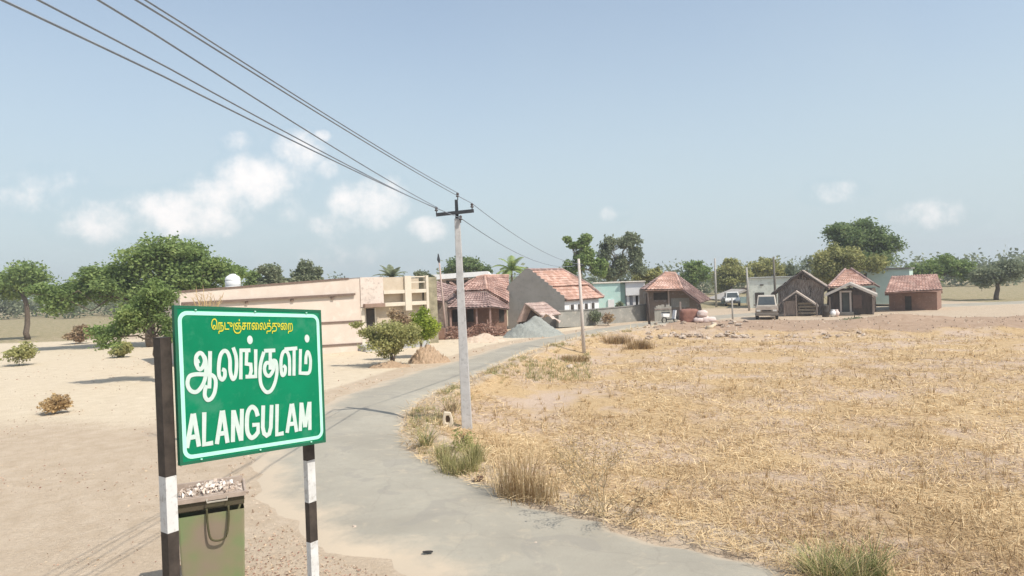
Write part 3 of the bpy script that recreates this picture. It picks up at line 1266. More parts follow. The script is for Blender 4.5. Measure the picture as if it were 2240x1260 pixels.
def insulator(p, parent, s=1.0):
    mb = MB()
    mb.lathe(p, [(.012, -.12), (.012, -.05), (.04, -.045), (.045, -.02), (.028, -.01), (.028, .01), (.038, .02), (.036, .045), (.015, .07)], 12)
    mb.build('insulator', M_porc, parent, True)


iT, iL, iR, iB = at(1001, 427, pb[1]), at(954.5, 458, pb[1] - .1), at(1032.5, 450, pb[1] - .1), at(1007.5, 477, pb[1] - .12)
for p_, q_ in ((iT, root), (iL, arm), (iR, arm), (iB, root)):
    insulator(p_, q_)
# wires toward and past the camera
M_wire = mat('wire_metal', (0.20, 0.24, 0.30), (.25, .29, .34), 3, rough=.5)


def wire(name, A, px, py, label, group, r=.0085, yend=-9, sag=.05):
    rr = ray(px, py)
    zc = A[2] - .12
    t = (zc - CAM[2]) / rr[2]
    Cp = CAM + rr * t
    dirv = Cp - A
    tt = (yend - A[1]) / dirv[1]
    E = A + dirv * tt
    mb = MB()
    pts = []
    for k in range(41):
        s = k / 40
        p = A + (E - A) * s
        sc = 1 / tt
        p = p - Z * sag * 4 * (s / sc) * (1 - s / sc) * (1 if s < sc else -.2)
        pts.append(p)
    mb.tube(pts, r, 5)
    o = mb.build(name, M_wire)
    tag(o, label, 'power line', group)


wire('power_line', iT + Z * .06, 342, 14, 'uppermost overhead wire, ending at the knob on the pole tip', 'wires strung along the road')
wire('power_line', iR + Z * .06, 342, 26, 'overhead wire ending at the right end of the black cross arm', 'wires strung along the road')
wire('power_line', iL + Z * .06, 342, 77, 'upper one of the two overhead wires ending at the left arm knob', 'wires strung along the road')
wire('power_line', iL + Z * .02 + np.array([0, -.04, 0]), 342, 134, 'lower one of the two overhead wires ending at the left arm knob', 'wires strung along the road')
wire('power_line', iB, 342, 159, 'lowest overhead wire, ending at the knob under the cross arm', 'wires strung along the road')

# second roadside pole (thin, pale) further on
p2b = G(1278, 772)
p2t = at(1265.5, 566, p2b[1])
root = thing('thin_pole', 'thin pale leaning concrete pole beside the far bend, in front of the leafy trees', 'pole', p2b)
P1(lambda mb: mb.tube([p2b - Z * .3, p2b * .5 + p2t * .5, p2t], [.105, .085, .065], 8), 'shaft', mat('pale_pole', (.60, .55, .50), (.5, .45, .42), 4), root, smooth=True)
P1(lambda mb: mb.box(p2t - Z * .35, (.5, .05, .05)), 'cross_bar', M_iron, root)


def span(A, B, sag, label, r=.010):
    mb = MB()
    pts = [A + (B - A) * s - Z * sag * 4 * s * (1 - s) for s in np.linspace(0, 1, 21)]
    mb.tube(pts, r, 5)
    tag(mb.build('power_line', M_wire), label, 'power line', 'wires running on into the village')


span(iR + Z * .06, p2t + [.22, 0, -.3], .35, 'wire from the right end of the cross arm towards the village')
span(iB, p2t + [-.2, 0, -.35], .45, 'wire from the knob under the cross arm towards the village')


def simple_pole(name, label, b0, t0, r0, r1, m, cap=None, cat='pole'):
    b_ = G(*b0) if len(b0) == 2 else at(b0[0], b0[1], b0[2])
    t_ = at(t0[0], t0[1], b_[1])
    root = thing(name, label, cat, b_)
    P1(lambda mb: mb.tube([b_ - Z * .2, b_ * .5 + t_ * .5, t_], [r0, (r0 + r1) / 2, r1], 8), 'shaft', m, root, smooth=True)
    return root, b_, t_


M_ppink = mat('pinkish_pole', (.48, .36, .31), (.40, .30, .26), 3)
root, b_, t_ = simple_pole('lamp_post', 'leaning pinkish grey post with a dark tip near the long building', (977, 741), (961, 575), .085, .05, M_ppink)
P1(lambda mb: mb.tube([t_, t_ + [-.04, 0, .2], t_ + [-.05, 0, .6]], [.05, .11, .03], 8), 'dark_tip', M_iron, root)
M_plg = mat('grey_pole', (.42, .40, .36), (.34, .32, .29), 3)
simple_pole('street_pole', 'grey street pole between the tiled hip house and the white car', (1567, 672), (1563.5, 565), .12, .09, M_plg)
simple_pole('street_pole', 'grey pole at the left corner of the pale green building', (1639, 680), (1633, 585), .11, .08, M_plg)
simple_pole('street_pole', 'tall dark pole in front of the pale green building', (1697.5, 678), (1692, 562), .12, .09, mat('dark_pole', (.13, .12, .10), (.18, .16, .13), 3))
simple_pole('fence_post', 'short grey stake standing left of the silver car', (1603, 699), (1601, 652), .07, .06, M_plg, cat='post')
simple_pole('wooden_post', 'dark crooked wooden post at the end of the grey compound wall', (1421, 713), (1416, 640), .10, .07, M_woodd, cat='post')

# ------------------------------------------------------------------ long cream building on the left
A = Plane(395, 33.2, 790, 38.7, 700)
root = thing('long_building', 'long cream pink single storey building with flat roof left of the road', 'building', A.pt(A.L / 2, -2.5, 0))
uL, zL = A.uz(395, 640)
uR, zR = A.uz(790, 609)
D = 4.2


def topz(u):
    return zL + (zR - zL) * u / A.L


mb = MB()
mb.prism([A.pt(0, 0, -.2), A.pt(A.L, 0, -.2), A.pt(A.L, 0, topz(A.L)), A.pt(0, 0, topz(0))], -A.n * .22)
mb.prism([A.pt(0, -D, -.2), A.pt(A.L, -D, -.2), A.pt(A.L, -D, topz(A.L)), A.pt(0, -D, topz(0))], A.n * .22)
mb.prism([A.pt(0, -.22, -.2), A.pt(0, -D + .22, -.2), A.pt(0, -D + .22, topz(0)), A.pt(0, -.22, topz(0))], A.u * .22)
mb.prism([A.pt(A.L, -.22, -.2), A.pt(A.L, -D + .22, -.2), A.pt(A.L, -D + .22, topz(A.L)), A.pt(A.L, -.22, topz(A.L))], -A.u * .22)
mb.build('wall', M_pink, root)
mb = MB()
z0 = topz(0) - .75
mb.prism([A.pt(.22, -.22, z0), A.pt(A.L - .22, -.22, z0 + .3), A.pt(A.L - .22, -D + .22, z0 + .3), A.pt(.22, -D + .22, z0)], Z * .12)
mb.build('roof', M_cement, root)
mb = MB()
for dd in (0.04,):
    mb.prism([A.pt(-.05, dd, topz(0)), A.pt(A.L * .93, dd, topz(A.L * .93)), A.pt(A.L * .93, -.26, topz(A.L * .93)), A.pt(-.05, -.26, topz(0))], Z * .09)
mb.build('parapet_coping', M_dkbrown, root)


def strip(pxa, pya, pxb, pyb, t, dd, name, m_):
    ua, za = A.uz(pxa, pya)
    ub_, zb_ = A.uz(pxb, pyb)
    mb = MB()
    mb.prism([A.pt(ua, 0.003, za - t / 2), A.pt(ub_, 0.003, zb_ - t / 2), A.pt(ub_, 0.003, zb_ + t / 2), A.pt(ua, 0.003, za + t / 2)], A.n * dd)
    return mb.build(name, m_, root)


strip(397, 664, 775, 643.5, .12, .16, 'ledge', M_dkbrown)
strip(397, 723, 792, 702, .10, .05, 'groove_band', M_dkbrown)
strip(397, 776, 792, 751, .10, .05, 'plinth_band', M_dkbrown)
for px in (540, 640, 728):
    mb = MB()
    A.pbox(mb, px - 3, 655 - (px - 540) * .05, px + 3, 664 - (px - 540) * .05, 0.003, .12)
    mb.build('drain_spout', M_dkbrown, root)
mb = MB()
A.pbox(mb, 792, 625, 832, 668, 0.004, .03)
mb.build('stained_patch', M_stain, root)
# porch wing continuing to the right
e0 = A.pt(A.L, 0, 0)
Bp = Plane(790, 38.7, 938, 41.0, 700)
Bp.o = e0.copy()
Bp.u = nrm(at(938, 700, 41.2) * [1, 1, 0] - e0)
Bp.n = np.array([Bp.u[1], -Bp.u[0], 0])
Bp.ax = np.array([Bp.u, Bp.n, Z])
Bp.L = np.linalg.norm(at(938, 700, 41.2)[:2] - e0[:2])
uA = Bp.uz(838, 640)[0]
uB = Bp.uz(884, 640)[0]
uC = Bp.uz(898, 640)[0]
uE = Bp.uz(936, 640)[0]
zt = Bp.uz(870, 604)[1]
z2 = Bp.uz(870, 634)[1]
z3 = Bp.uz(870, 642)[1]
z4 = Bp.uz(870, 661)[1]
z5 = Bp.uz(870, 669)[1]
mb = MB()
Bp.box(mb, 0.003, uA, z5 + .03, zt - .02, -3, 0.06)      # stained corner block
mb.build('corner_block', M_stain, root)
mb = MB()
Bp.box(mb, uA + .003, uB, z2, zt - .05, -.25, 0.0)
mb.build('parapet_panel', M_tan, root)
mb = MB()
Bp.box(mb, uA + .003, uE, z3, z2 - .003, -3, 0.10)
Bp.box(mb, uA + .003, uE, z5, z4, -3, 0.10)
mb.build('slab', M_cream, root)
mb = MB()
Bp.box(mb, uA + .003, uE - .2, z4 + .003, z3 - .003, -.5, -.35)
mb.build('recess_panel', M_tan, root)
mb = MB()
Bp.box(mb, uB + .003, uC, z5 - .3, zt, -.2, .14)
Bp.box(mb, uE - .16, uE, -.1, zt, -.2, .12)
mb.build('column', M_cream, root)
mb = MB()
for zz_ in (zt - .10, (zt + z2) / 2 - .02):
    Bp.box(mb, uC + .003, uE - .163, zz_, zz_ + .07, -.1, .02)
mb.build('rail', M_cream, root)
mb = MB()
Bp.box(mb, uC + .01, uE - .17, z2, zt - .15, -.9, -.8)
mb.build('back_panel', M_tan, root)
mb = MB()
Bp.box(mb, 0.003, uE - .17, -.1, z5 - .003, -3.0, -.4)
mb.build('front_wall', M_tan, root)
mb = MB()
Bp.box(mb, .003, .22, -.1, z5 + .0, -.39, .02)
mb.build('pillar', M_cream, root)
mb = MB()
Bp.pbox(mb, 799, 664, 843, 672, -.39, .35)
mb.build('door_canopy', mat('brown_canopy', (.33, .22, .17), (.25, .17, .13), 4), root)
mb = MB()
Bp.pbox(mb, 802, 675, 820, 735, -.396, -.37)
dr = mb.build('door', M_dark, root)
mb = MB()
Bp.pbox(mb, 798.5, 673, 801.5, 737, -.396, -.33)
Bp.pbox(mb, 820.5, 673, 823.5, 737, -.396, -.33)
mb.build('door_frame', M_cream, dr)
mb = MB()
Bp.pbox(mb, 858, 684, 884, 712, -.396, -.38)
mb.build('window', M_dark, root)
mb = MB()
Bp.pbox(mb, 800, 752, 940, 764, -.37, 1.0)
mb.build('step', mat('grey_step', (.42, .42, .42), (.36, .36, .35), 3), root)
# end part: rough stone side
mb = MB()
Bp.box(mb, uE + .003, uE + .9, -.1, zt - .1, -3.2, -.5)
mb.build('rough_end_wall', mat('mossy_plaster', (.36, .32, .22), (.2, .18, .12), 3, bump=.5), root)
# water tank
tb = A.pt(*(lambda u: (u, -1.6, topz(u) - .15))(A.uz(521, 628)[0] + .15))
tp = at(521, 600, tb[1])
r_ = 16 / FP * tb[1]
hh = 3.6 + (tp[2] - 3.6) - tb[2]
wt = thing('water_tank', 'white plastic water tank on the roof of the long cream building', 'water tank', tb)
P1(lambda mb: mb.lathe(tb, [(r_ * .96, 0), (r_, .04), (r_, hh * .28), (r_ * .97, hh * .3), (r_, hh * .32), (r_, hh * .6), (r_ * .97, hh * .62), (r_, hh * .64), (r_, hh * .72), (r_ * .85, hh * .86), (r_ * .45, hh * .97)], 28), 'tank_body', mat('white_plastic', (.82, .82, .80), (.78, .78, .76), 2, rough=.4), wt, smooth=True)
P1(lambda mb: mb.lathe(tb + Z * hh * .97, [(r_ * .44, 0), (r_ * .44, hh * .05), (r_ * .1, hh * .07)], 20), 'lid', M_white, wt)

# ------------------------------------------------------------------ white slab house behind
B = Plane(945, 62, 1072, 62)
root = thing('white_house', 'house with white flat roof edge behind the tiled houses', 'house', B.pt(B.L / 2, -2, 0))
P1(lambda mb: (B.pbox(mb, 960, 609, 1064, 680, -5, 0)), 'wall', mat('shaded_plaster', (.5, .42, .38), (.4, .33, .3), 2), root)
P1(lambda mb: B.ppoly(mb, [(945, 601), (1066, 593), (1072, 603), (945, 612)], -5.6, .8), 'roof_slab', M_white, root)
P1(lambda mb: B.pbox(mb, 976, 613, 1040, 622, .003, .05), 'eave_shadow_band', M_dark, root)  # dark strip standing in for the shadow under the roof slab

# ------------------------------------------------------------------ tiled house cluster
root = thing('tiled_house', 'old house with weathered red tiled hip roof and dark veranda', 'house', at(1045, 728, 49) * [1, 1, 0])
mb = MB()
slope(mb, at(976, 675, 47.6), at(1074, 671, 47.6), at(1063, 638, 50), at(1014, 641, 50))
slope(mb, at(1074, 671, 47.6), at(1113, 677, 50.2), at(1112, 664, 51), at(1064, 638, 50))
slope(mb, at(950, 677, 50), at(976, 675, 47.6), at(1014, 641, 50), at(985, 645, 52))
mb.build('veranda_roof', M_tileM, root)
mb = MB()
slope(mb, at(1004, 637, 49.9), at(1065, 634.5, 49.9), at(1060, 604, 52.6), at(1042, 608, 52.6))
slope(mb, at(1065, 634.5, 49.9), at(1113, 662, 50.5), at(1112, 604, 54.5), at(1060, 604, 52.6))
slope(mb, at(985, 641, 53), at(1004, 637, 49.9), at(1042, 608, 52.6), at(1030, 612, 54))
mb.build('main_roof', M_tileR, root)
mb = MB()
mb.tube([at(1042, 607.5, 52.6), at(1060, 603.5, 52.6), at(1112, 603, 54.5)], .12, 6)
mb.tube([at(1065, 634, 49.9), at(1060, 603.5, 52.6)], .10, 6)
mb.build('ridge_tiles', M_tileO, root)
Cw = Plane(980, 49.6, 1110, 50.2)
P1(lambda mb: Cw.pbox(mb, 985, 668, 1109, 727, -4.0, 0), 'wall', M_mud, root)
mb = MB()
for a_, b_ in ((990, 1006), (1022, 1036), (1092, 1103)):
    Cw.pbox(mb, a_, 676, b_, 704, .003, .05)
mb.build('dark_opening', M_dark, root)
Cv = Plane(978, 47.9, 1078, 47.9)
for px in (986, 1012, 1043, 1073):
    P1(lambda mb: Cv.pbox(mb, px - 2, 673, px + 2, 731, -.12, 0), 'post', mat('pink_post', (.42, .28, .23), (.3, .2, .17), 3), root)
P1(lambda mb: Cv.pbox(mb, 982, 723, 1080, 733, -1.6, .3), 'platform', mat('mud_platform', (.40, .29, .23), (.33, .23, .18), 3), root)
# left small gable house
root = thing('small_tiled_house', 'small house with plain faded red roof right of the cream building', 'house', at(965, 720, 47) * [1, 1, 0])
P1(lambda mb: slope(mb, at(938, 656, 45.5), at(969, 660, 45.5), at(1004, 628, 48.5), at(946, 613, 48.5)), 'roof', M_tileM, root)
P1(lambda mb: slope(mb, at(1004, 655, 51), at(1010, 630, 49), at(984, 616, 48.6), at(984, 618, 49)), 'roof_return', M_tileR, root)
Cl = Plane(944, 46.0, 975, 46.0)
P1(lambda mb: Cl.pbox(mb, 944, 660, 974, 738, -2.5, 0), 'wall', mat('thatch_wall', (.30, .24, .19), (.16, .12, .10), 4, bump=.5), root)
# low mud wall and brushwood in front
Cm = Plane(880, 44.8, 975, 44.4)
lw = P1(lambda mb: Cm.ppoly(mb, [(900, 722), (972, 718), (974, 741), (900, 749)], -.3, 0), 'low_wall', M_mud, None)
tag(lw, 'low brown mud wall behind the bright green tree', 'wall')


def brush_heap(name, label, cat, c, rx, ry, h, n, m_, L=.8, r=.012):
    root = thing(name, label, cat, c)
    Q = []
    tn = []
    for k in range(n):
        a = rng.uniform(0, 6.28)
        q = rng.uniform(0, 1) ** .6
        p = np.array(c) + [rx * q * math.cos(a), ry * q * math.sin(a), max(0.02, h * (1 - q ** 1.6) * rng.uniform(.3, 1))]
        d = nrm(rng.normal(size=3) * [1, 1, .45])
        l = L * rng.uniform(.4, 1)
        w = nrm(np.cross(d, rng.normal(size=3))) * r
        Q.append([p - d * l / 2 - w, p - d * l / 2 + w, p + d * l / 2 + w * .5, p + d * l / 2 - w * .5])
        tn.append(rng.uniform(0, 1))
    fast_quads('twigs', np.array(Q), m_, root, tn)
    return root


M_twig = attr_mat('brushwood', [(0, (.12, .08, .06)), (.5, (.28, .19, .14)), (1, (.50, .38, .30))])
M_twigr = attr_mat('red_brushwood', [(0, (.16, .08, .055)), (.5, (.32, .18, .13)), (1, (.55, .38, .30))])
brush_heap('brushwood_heap', 'reddish brushwood heap before the dark veranda of the tiled house', 'brushwood', at(1058, 731, 46.2) * [1, 1, 0], 1.9, .8, .9, 700, M_twigr, 1.0, .022)
brush_heap('brushwood_heap', 'brushwood heap behind the leaning pinkish post', 'brushwood', at(990, 735, 45) * [1, 1, 0], 1.2, .7, .8, 420, M_twigr, .9, .02)

# ------------------------------------------------------------------ grey gable house
Gp = Plane(1110, 52, 1235, 51.5)
root = thing('gable_house', 'house with large blank grey cement gable and orange tiled roof', 'house', Gp.pt(Gp.L / 2, -2.5, 0))
poly = [(1112, 722), (1110, 626), (1150, 587), (1156, 588)]
xx, yy = 1156, 588
for k in range(9):
    xx += 8.7
    poly.append((xx, yy + 2.5))
    yy += 7.0
    poly.append((xx, yy))
poly.append((1235, 651))
poly.append((1235, 722))
P1(lambda mb: Gp.ppoly(mb, poly, -.25, 0), 'gable_wall', M_cement, root)
ex = nrm(np.array([.62, .78, 0])) * 5.2


def gp(px, py, d=-.2):
    u, z_ = Gp.uz(px, py, d)
    return Gp.pt(u, d, z_)


a0, a1 = gp(1151, 592), gp(1208, 627)
b0, b1 = gp(1204, 629), gp(1242, 657)
mb = MB()
slope(mb, a1, a1 + ex, a0 + ex * .93, a0, .26)
slope(mb, b1, b1 + ex * 1.02, b0 + ex * 1.0, b0, .26)
l0 = gp(1108, 632)
slope(mb, l0, l0 + ex, a0 + ex * .93, a0, .26)
roof = mb.build('roof', M_tileO, root)
mb = MB()
mb.tube([a0 + Z * .05, a0 + ex * .93 + Z * .05], .12, 6)
mb.tube([a0 + ex * .93 + Z * .05, a1 + ex + Z * .05, b1 + ex * 1.02 + Z * .05], .11, 6)
mb.build('ridge_tiles', M_tileM, roof)
Gs = Plane(1235, 51.5, 1240, 52)
s0 = gp(1234, 700) * [1, 1, 0]
Gs.o = s0
Gs.u = nrm(ex)
Gs.n = np.array([Gs.u[1], -Gs.u[0], 0])
Gs.ax = np.array([Gs.u, Gs.n, Z])
zE = b1[2] - .08
P1(lambda mb: Gs.box(mb, .05, 5.1, -.1, zE, -.25, -.02), 'side_wall', M_white, root)
P1(lambda mb: Gs.box(mb, 4.85, 5.08, 0, gp(1150, 640)[2], -3.2, -.3), 'end_wall', M_cement, root)
for k in range(4):
    w_ = P1(lambda mb: Gs.box(mb, .9 + k * 1.0, 1.35 + k * 1.0, .85, zE - .3, -.015, .0), 'window', M_dark, root)
    P1(lambda mb: (Gs.box(mb, .82 + k * 1.0, .895 + k * 1.0, .8, zE - .25, -.015, .04), Gs.box(mb, 1.355 + k * 1.0, 1.43 + k * 1.0, .8, zE - .25, -.015, .04)), 'window_frame', M_white, w_)

# tiny tiled shed before gable
Sp = Plane(1128, 48.6, 1222, 48.0)
root = thing('tiled_shed', 'low tiled lean-to with dark open front behind the gravel pile', 'shed', Sp.pt(Sp.L / 2, -1, 0))


def sp3(px, py, d=0):
    u, z_ = Sp.uz(px, py, d)
    return Sp.pt(u, d, z_)


ap, r1, l1 = sp3(1148, 664), sp3(1186, 692), sp3(1130, 704)
bk = nrm(np.array([.75, .66, 0])) * 1.9 + Z * .05
P1(lambda mb: (slope(mb, r1, r1 + bk, ap + bk, ap, .26, .03), slope(mb, l1, l1 + bk, ap + bk, ap, .26, .03)), 'roof', tile_mat('dusty_tiles', (.42, .31, .27), (.5, .38, .33), (.56, .44, .38)), root)
P1(lambda mb: (mb.tube([l1, ap, r1], .05, 5)), 'barge_board', M_wood, root)
P1(lambda mb: Sp.ppoly(mb, [(1134, 704), (1148, 668), (1180, 692), (1184, 722), (1134, 722)], -.7, -.6), 'back_wall', M_woodd, root)
P1(lambda mb: (Sp.pbox(mb, 1131, 700, 1134, 722, -.05, 0), Sp.pbox(mb, 1181, 692, 1184, 722, -.05, 0)), 'post', M_wood, root)
tarp = MB()
c0 = at(1205, 694, 47.6)
vs, fs = [], []
for j in range(7):
    for i in range(7):
        a_, b2 = i / 6, j / 6
        vs.append(at(1180 + a_ * 42 + 6 * b2, 688 + 22 * abs(a_ - .35) ** 1.3 * 1.3 + 3 * math.sin(i * 2 + j), 47.0 + b2 * 1.4))
for j in range(6):
    for i in range(6):
        k = j * 7 + i
        fs.append([k, k + 1, k + 8, k + 7])
tarp.add(vs, fs)
ob = tarp.build('cloth_sheet', mat('dusty_cloth', (.62, .50, .43), (.5, .40, .34), 3), None, True)
so = ob.modifiers.new('thickness', 'SOLIDIFY')
so.thickness = .02
tag(ob, 'pale cloth sheet draped at the right side of the low tiled shed', 'cloth')


# ------------------------------------------------------------------ heaps
def heap(name, label, cat, px0, px1, pybase, pytop, m_, ratio=.6, rough=.05, pxpeak=None, grains=0, gm=None, gs=.04):
    c_ = G((px0 + px1) / 2, pybase - 3)
    sc = c_[1] / FP
    rx = (px1 - px0) / 2 * sc
    ry = rx * ratio
    c_ = c_ + np.array([0, ry * .8, 0])
    hh_ = (pybase - pytop) * sc * 1.02
    root = thing(name, label, cat, c_)
    n_ = 40
    vs_, fs_ = [], []
    ox = 0 if pxpeak is None else (pxpeak - (px0 + px1) / 2) * sc
    for j in range(n_ + 1):
        for i in range(n_ + 1):
            u, v = i / n_ * 2 - 1, j / n_ * 2 - 1
            r2 = math.hypot(u - ox / rx * (1 - max(abs(u), abs(v))), v)
            hgt = max(0, 1 - r2) ** .9 if r2 < 1 else 0
            hgt = hgt * hh_ * (1 + .12 * math.sin(u * 7 + v * 5)) + (rng.normal() * rough * hh_ * .3 if r2 < .98 else -.02)
            x_, y_2 = c_[0] + u * rx, c_[1] + v * ry
            vs_.append([x_, y_2, c_[2] - .03 + hgt])
    for j in range(n_):
        for i in range(n_):
            k = j * (n_ + 1) + i
            fs_.append([k, k + 1, k + n_ + 2, k + n_ + 1])
    mb = MB()
    mb.add(vs_, fs_)
    mb.build('mound', m_, root, True)
    return root, c_


M_gravel = mat('gravel', (0.33, 0.345, 0.31), (0.25, 0.26, 0.24), 12, bump=1.0, c3=(.44, .44, .40), s3=40)
M_sand = mat('brown_sand', (0.46, 0.33, 0.22), (0.36, 0.25, 0.16), 3, bump=.6, c3=(.28, .19, .12), s3=10)
M_sandl = mat('light_soil', (0.58, 0.46, 0.36), (0.50, 0.39, 0.29), 3, bump=.4)
heap('gravel_pile', 'pile of bluish grey gravel beside the road', 'gravel pile', 1098, 1240, 741, 696, M_gravel, .5, .12)
heap('sand_pile', 'brown sand pile between the small tree and the road', 'sand pile', 888, 984, 798, 757, M_sand, .7, .25, pxpeak=928)
heap('soil_pile', 'pale low soil mound left of the gravel pile', 'soil pile', 1000, 1110, 752, 733, M_sandl, .5, .2)
heap('soil_pile', 'low brown soil around the foot of the olive tree', 'soil pile', 800, 900, 808, 793, M_sand, .4, .3)

# ------------------------------------------------------------------ mint and white house, compound wall
Mp = Plane(1298, 61, 1368, 60.6)
root = thing('mint_house', 'mint green and white flat roofed house behind the grey compound wall', 'house', Mp.pt(Mp.L / 2, -3, 0))
P1(lambda mb: Mp.pbox(mb, 1299, 620, 1358, 700, -5, 0), 'mint_wall', M_mint, root)
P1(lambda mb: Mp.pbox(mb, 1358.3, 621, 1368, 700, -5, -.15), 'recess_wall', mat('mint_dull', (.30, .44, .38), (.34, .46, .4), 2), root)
P1(lambda mb: Mp.pbox(mb, 1368.3, 617, 1411, 646, -5, .12), 'white_wall', M_white, root)
P1(lambda mb: Mp.pbox(mb, 1368.3, 646.3, 1411, 700, -5, -.4), 'back_wall', mat('lavender', (.55, .55, .60), (.48, .48, .52), 2), root)
P1(lambda mb: (Mp.pbox(mb, 1296, 617.5, 1358, 619.8, -5.2, .1), Mp.pbox(mb, 1358.5, 615.5, 1413, 616.9, -5.2, .3)), 'roof_edge', mat('cream_edge', (.78, .70, .6), (.72, .64, .54), 2), root)
for px in (1374, 1387.5, 1399, 1408):
    P1(lambda mb: Mp.pbox(mb, px - 3, 646.5, px + 3, 668, -.39, -.1), 'pillar', M_white, root)
P1(lambda mb: Mp.pbox(mb, 1391, 647, 1396, 668, -.39, -.35), 'door', M_dark, root)
P1(lambda mb: Mp.pbox(mb, 1330, 655, 1344, 676, .003, .1), 'white_panel', M_white, root)
Wp = Plane(1226, 50.9, 1424, 57.0)
root = thing('compound_wall', 'weathered grey compound wall along the village street', 'wall', Wp.pt(Wp.L / 2, 0, 0))
P1(lambda mb: Wp.ppoly(mb, [(1222, 681), (1290, 679), (1360, 673), (1424, 667), (1424, 709), (1222, 716)], -.25, 0), 'masonry', M_cement2, root)
P1(lambda mb: Wp.ppoly(mb, [(1222, 678.5), (1290, 676.5), (1360, 670.5), (1424, 664.5), (1424, 666.5), (1360, 672.5), (1290, 678.5), (1222, 680.5)], -.3, .05), 'coping', M_cement, root)
# pink patch of distant roofs between
root = thing('roof_shed', 'small pinkish roofed outhouse between the grey gable house and mint house', 'outhouse', at(1290, 680, 60) * [1, 1, 0])
P1(lambda mb: slope(mb, at(1278, 657, 58), at(1302, 657, 58), at(1300, 636, 60), at(1284, 640, 60)), 'roof', M_tileO, root)
Op = Plane(1279, 58.6, 1300, 58.6)
P1(lambda mb: Op.pbox(mb, 1280, 657, 1299, 700, -2, 0), 'wall', M_white, root)


# ------------------------------------------------------------------ tiled hip house
root = thing('hip_roof_house', 'brown house with pinkish tiled hip roof beyond the heap of sacks', 'house', at(1470, 700, 57) * [1, 1, 0])
e1, e2, e3 = at(1412, 634, 54.8), at(1492, 633, 54.8), at(1562, 662, 58)
t1, t2 = at(1453, 597, 58.5), at(1477, 598, 58.5)
mb = MB()
slope(mb, e1, e2, t2, t1, .3)
mb.build('front_roof', M_tileO, root)
mb = MB()
slope(mb, at(1492, 633, 54.8), at(1531, 663, 54.8), at(1556, 655, 60), at(1478, 598, 58.5), .3)
slope(mb, at(1400, 632, 60), e1, t1, t1 + [.1, .3, 0], .3)
mb.build('side_roof', M_tileM, root)
mb = MB()
mb.tube([t1, t2], .13, 6)
mb.tube([t2, at(1492, 632, 54.8)], .1, 6)
mb.build('ridge_tiles', M_tileO, root)
Hp = Plane(1416, 56, 1535, 56)
P1(lambda mb: Hp.ppoly(mb, [(1416, 634), (1492, 633), (1532, 664), (1540, 692), (1416, 705)], -3.5, 0), 'wall', mat('brown_plaster', (.25, .19, .15), (.17, .13, .105), 2, c3=(.32, .29, .26), s3=2), root)
P1(lambda mb: Hp.pbox(mb, 1462, 634, 1465, 700, .02, .2), 'post', mat('pale_post', (.48, .40, .34), (.4, .33, .28), 4), root)
P1(lambda mb: Hp.pbox(mb, 1468, 652, 1508, 672, .003, .06), 'grey_lower_wall', M_cement2, root)
P1(lambda mb: Hp.pbox(mb, 1430, 640, 1460, 656, .003, .05), 'dark_opening', M_dark, root)
for i, (pa, pb2) in enumerate(((1414, 642), (1531, 668))):
    P1(lambda mb: Hp.pbox(mb, pa, pb2, pa + 3, 704, .1, .25), 'corner_post', M_woodd, root)
# sheet fence in front
Fp = Plane(1430, 54, 1500, 54.2)
root = thing('sheet_fence', 'fence of upright grey sheets and stakes before the brown hip roofed house', 'fence', Fp.pt(Fp.L / 2, 0, 0))
u0, u1 = Fp.uz(1432, 690)[0], Fp.uz(1466, 690)[0]
mb = MB()
k = u0
while k < u1:
    wv = rng.uniform(.10, .18)
    Fp.box(mb, k, k + wv - .015, 0, Fp.uz(1445, 668)[1] + rng.uniform(-.2, .12), -.03 + rng.uniform(-.02, .02), 0)
    k += wv
mb.build('sheets', mat('grey_sheets', (.42, .39, .33), (.30, .28, .24), 5, stretch=(1, 1, .2)), root)
P1(lambda mb: (Fp.pbox(mb, 1487, 660, 1491, 705, -.05, .03), Fp.pbox(mb, 1432, 675, 1468, 678, .003, .04)), 'rails', M_wood, root)


# parked scooter
def scooter(c, ang):
    root = thing('scooter', 'parked white and black scooter by the grey sheet fence', 'scooter', c)
    ca_, sa_ = math.cos(ang), math.sin(ang)

    def T(x, y, z_):
        return np.array(c) + [x * ca_ - y * sa_, x * sa_ + y * ca_, z_]
    for xx_ in (-.58, .58):
        pts = [T(xx_ + .22 * math.cos(a), 0, .26 + .22 * math.sin(a)) for a in np.linspace(0, 2 * math.pi, 17)]
        P1(lambda mb: mb.tube(pts, .05, 6, False), 'wheel', M_rubber, root, smooth=True)
    P1(lambda mb: loft(mb, [[T(-.75, s * .12, .5), T(-.2, s * .17, .45), T(-.15, s * .17, .72), T(-.8, s * .12, .78)] for s in (-1, 1)]), 'body', M_white, root, bevel=.03)
    P1(lambda mb: mb.prism([T(.3, -.15, .3), T(.42, -.15, .3), T(.55, -.15, .95), T(.45, -.15, .98)], T(0, .3, 0) - T(0, 0, 0)), 'front_shield', M_white, root)
    P1(lambda mb: mb.box(T(.05, 0, .3), (.6, .3, .06), [[ca_, sa_, 0], [-sa_, ca_, 0], [0, 0, 1]]), 'footboard', M_iron, root)
    P1(lambda mb: mb.box(T(-.42, 0, .82), (.65, .26, .1), [[ca_, sa_, 0], [-sa_, ca_, 0], [0, 0, 1]]), 'seat', M_iron, root, bevel=.02)
    P1(lambda mb: mb.tube([T(.45, -.32, 1.05), T(.5, 0, 1.0), T(.45, .32, 1.05)], .02, 6), 'handlebar', M_iron, root)


scooter(at(1466, 703, 52.5) * [1, 1, 0], 0.5)

# rust brown covered heap and sacks
CH = at(1511, 703, 51.0)


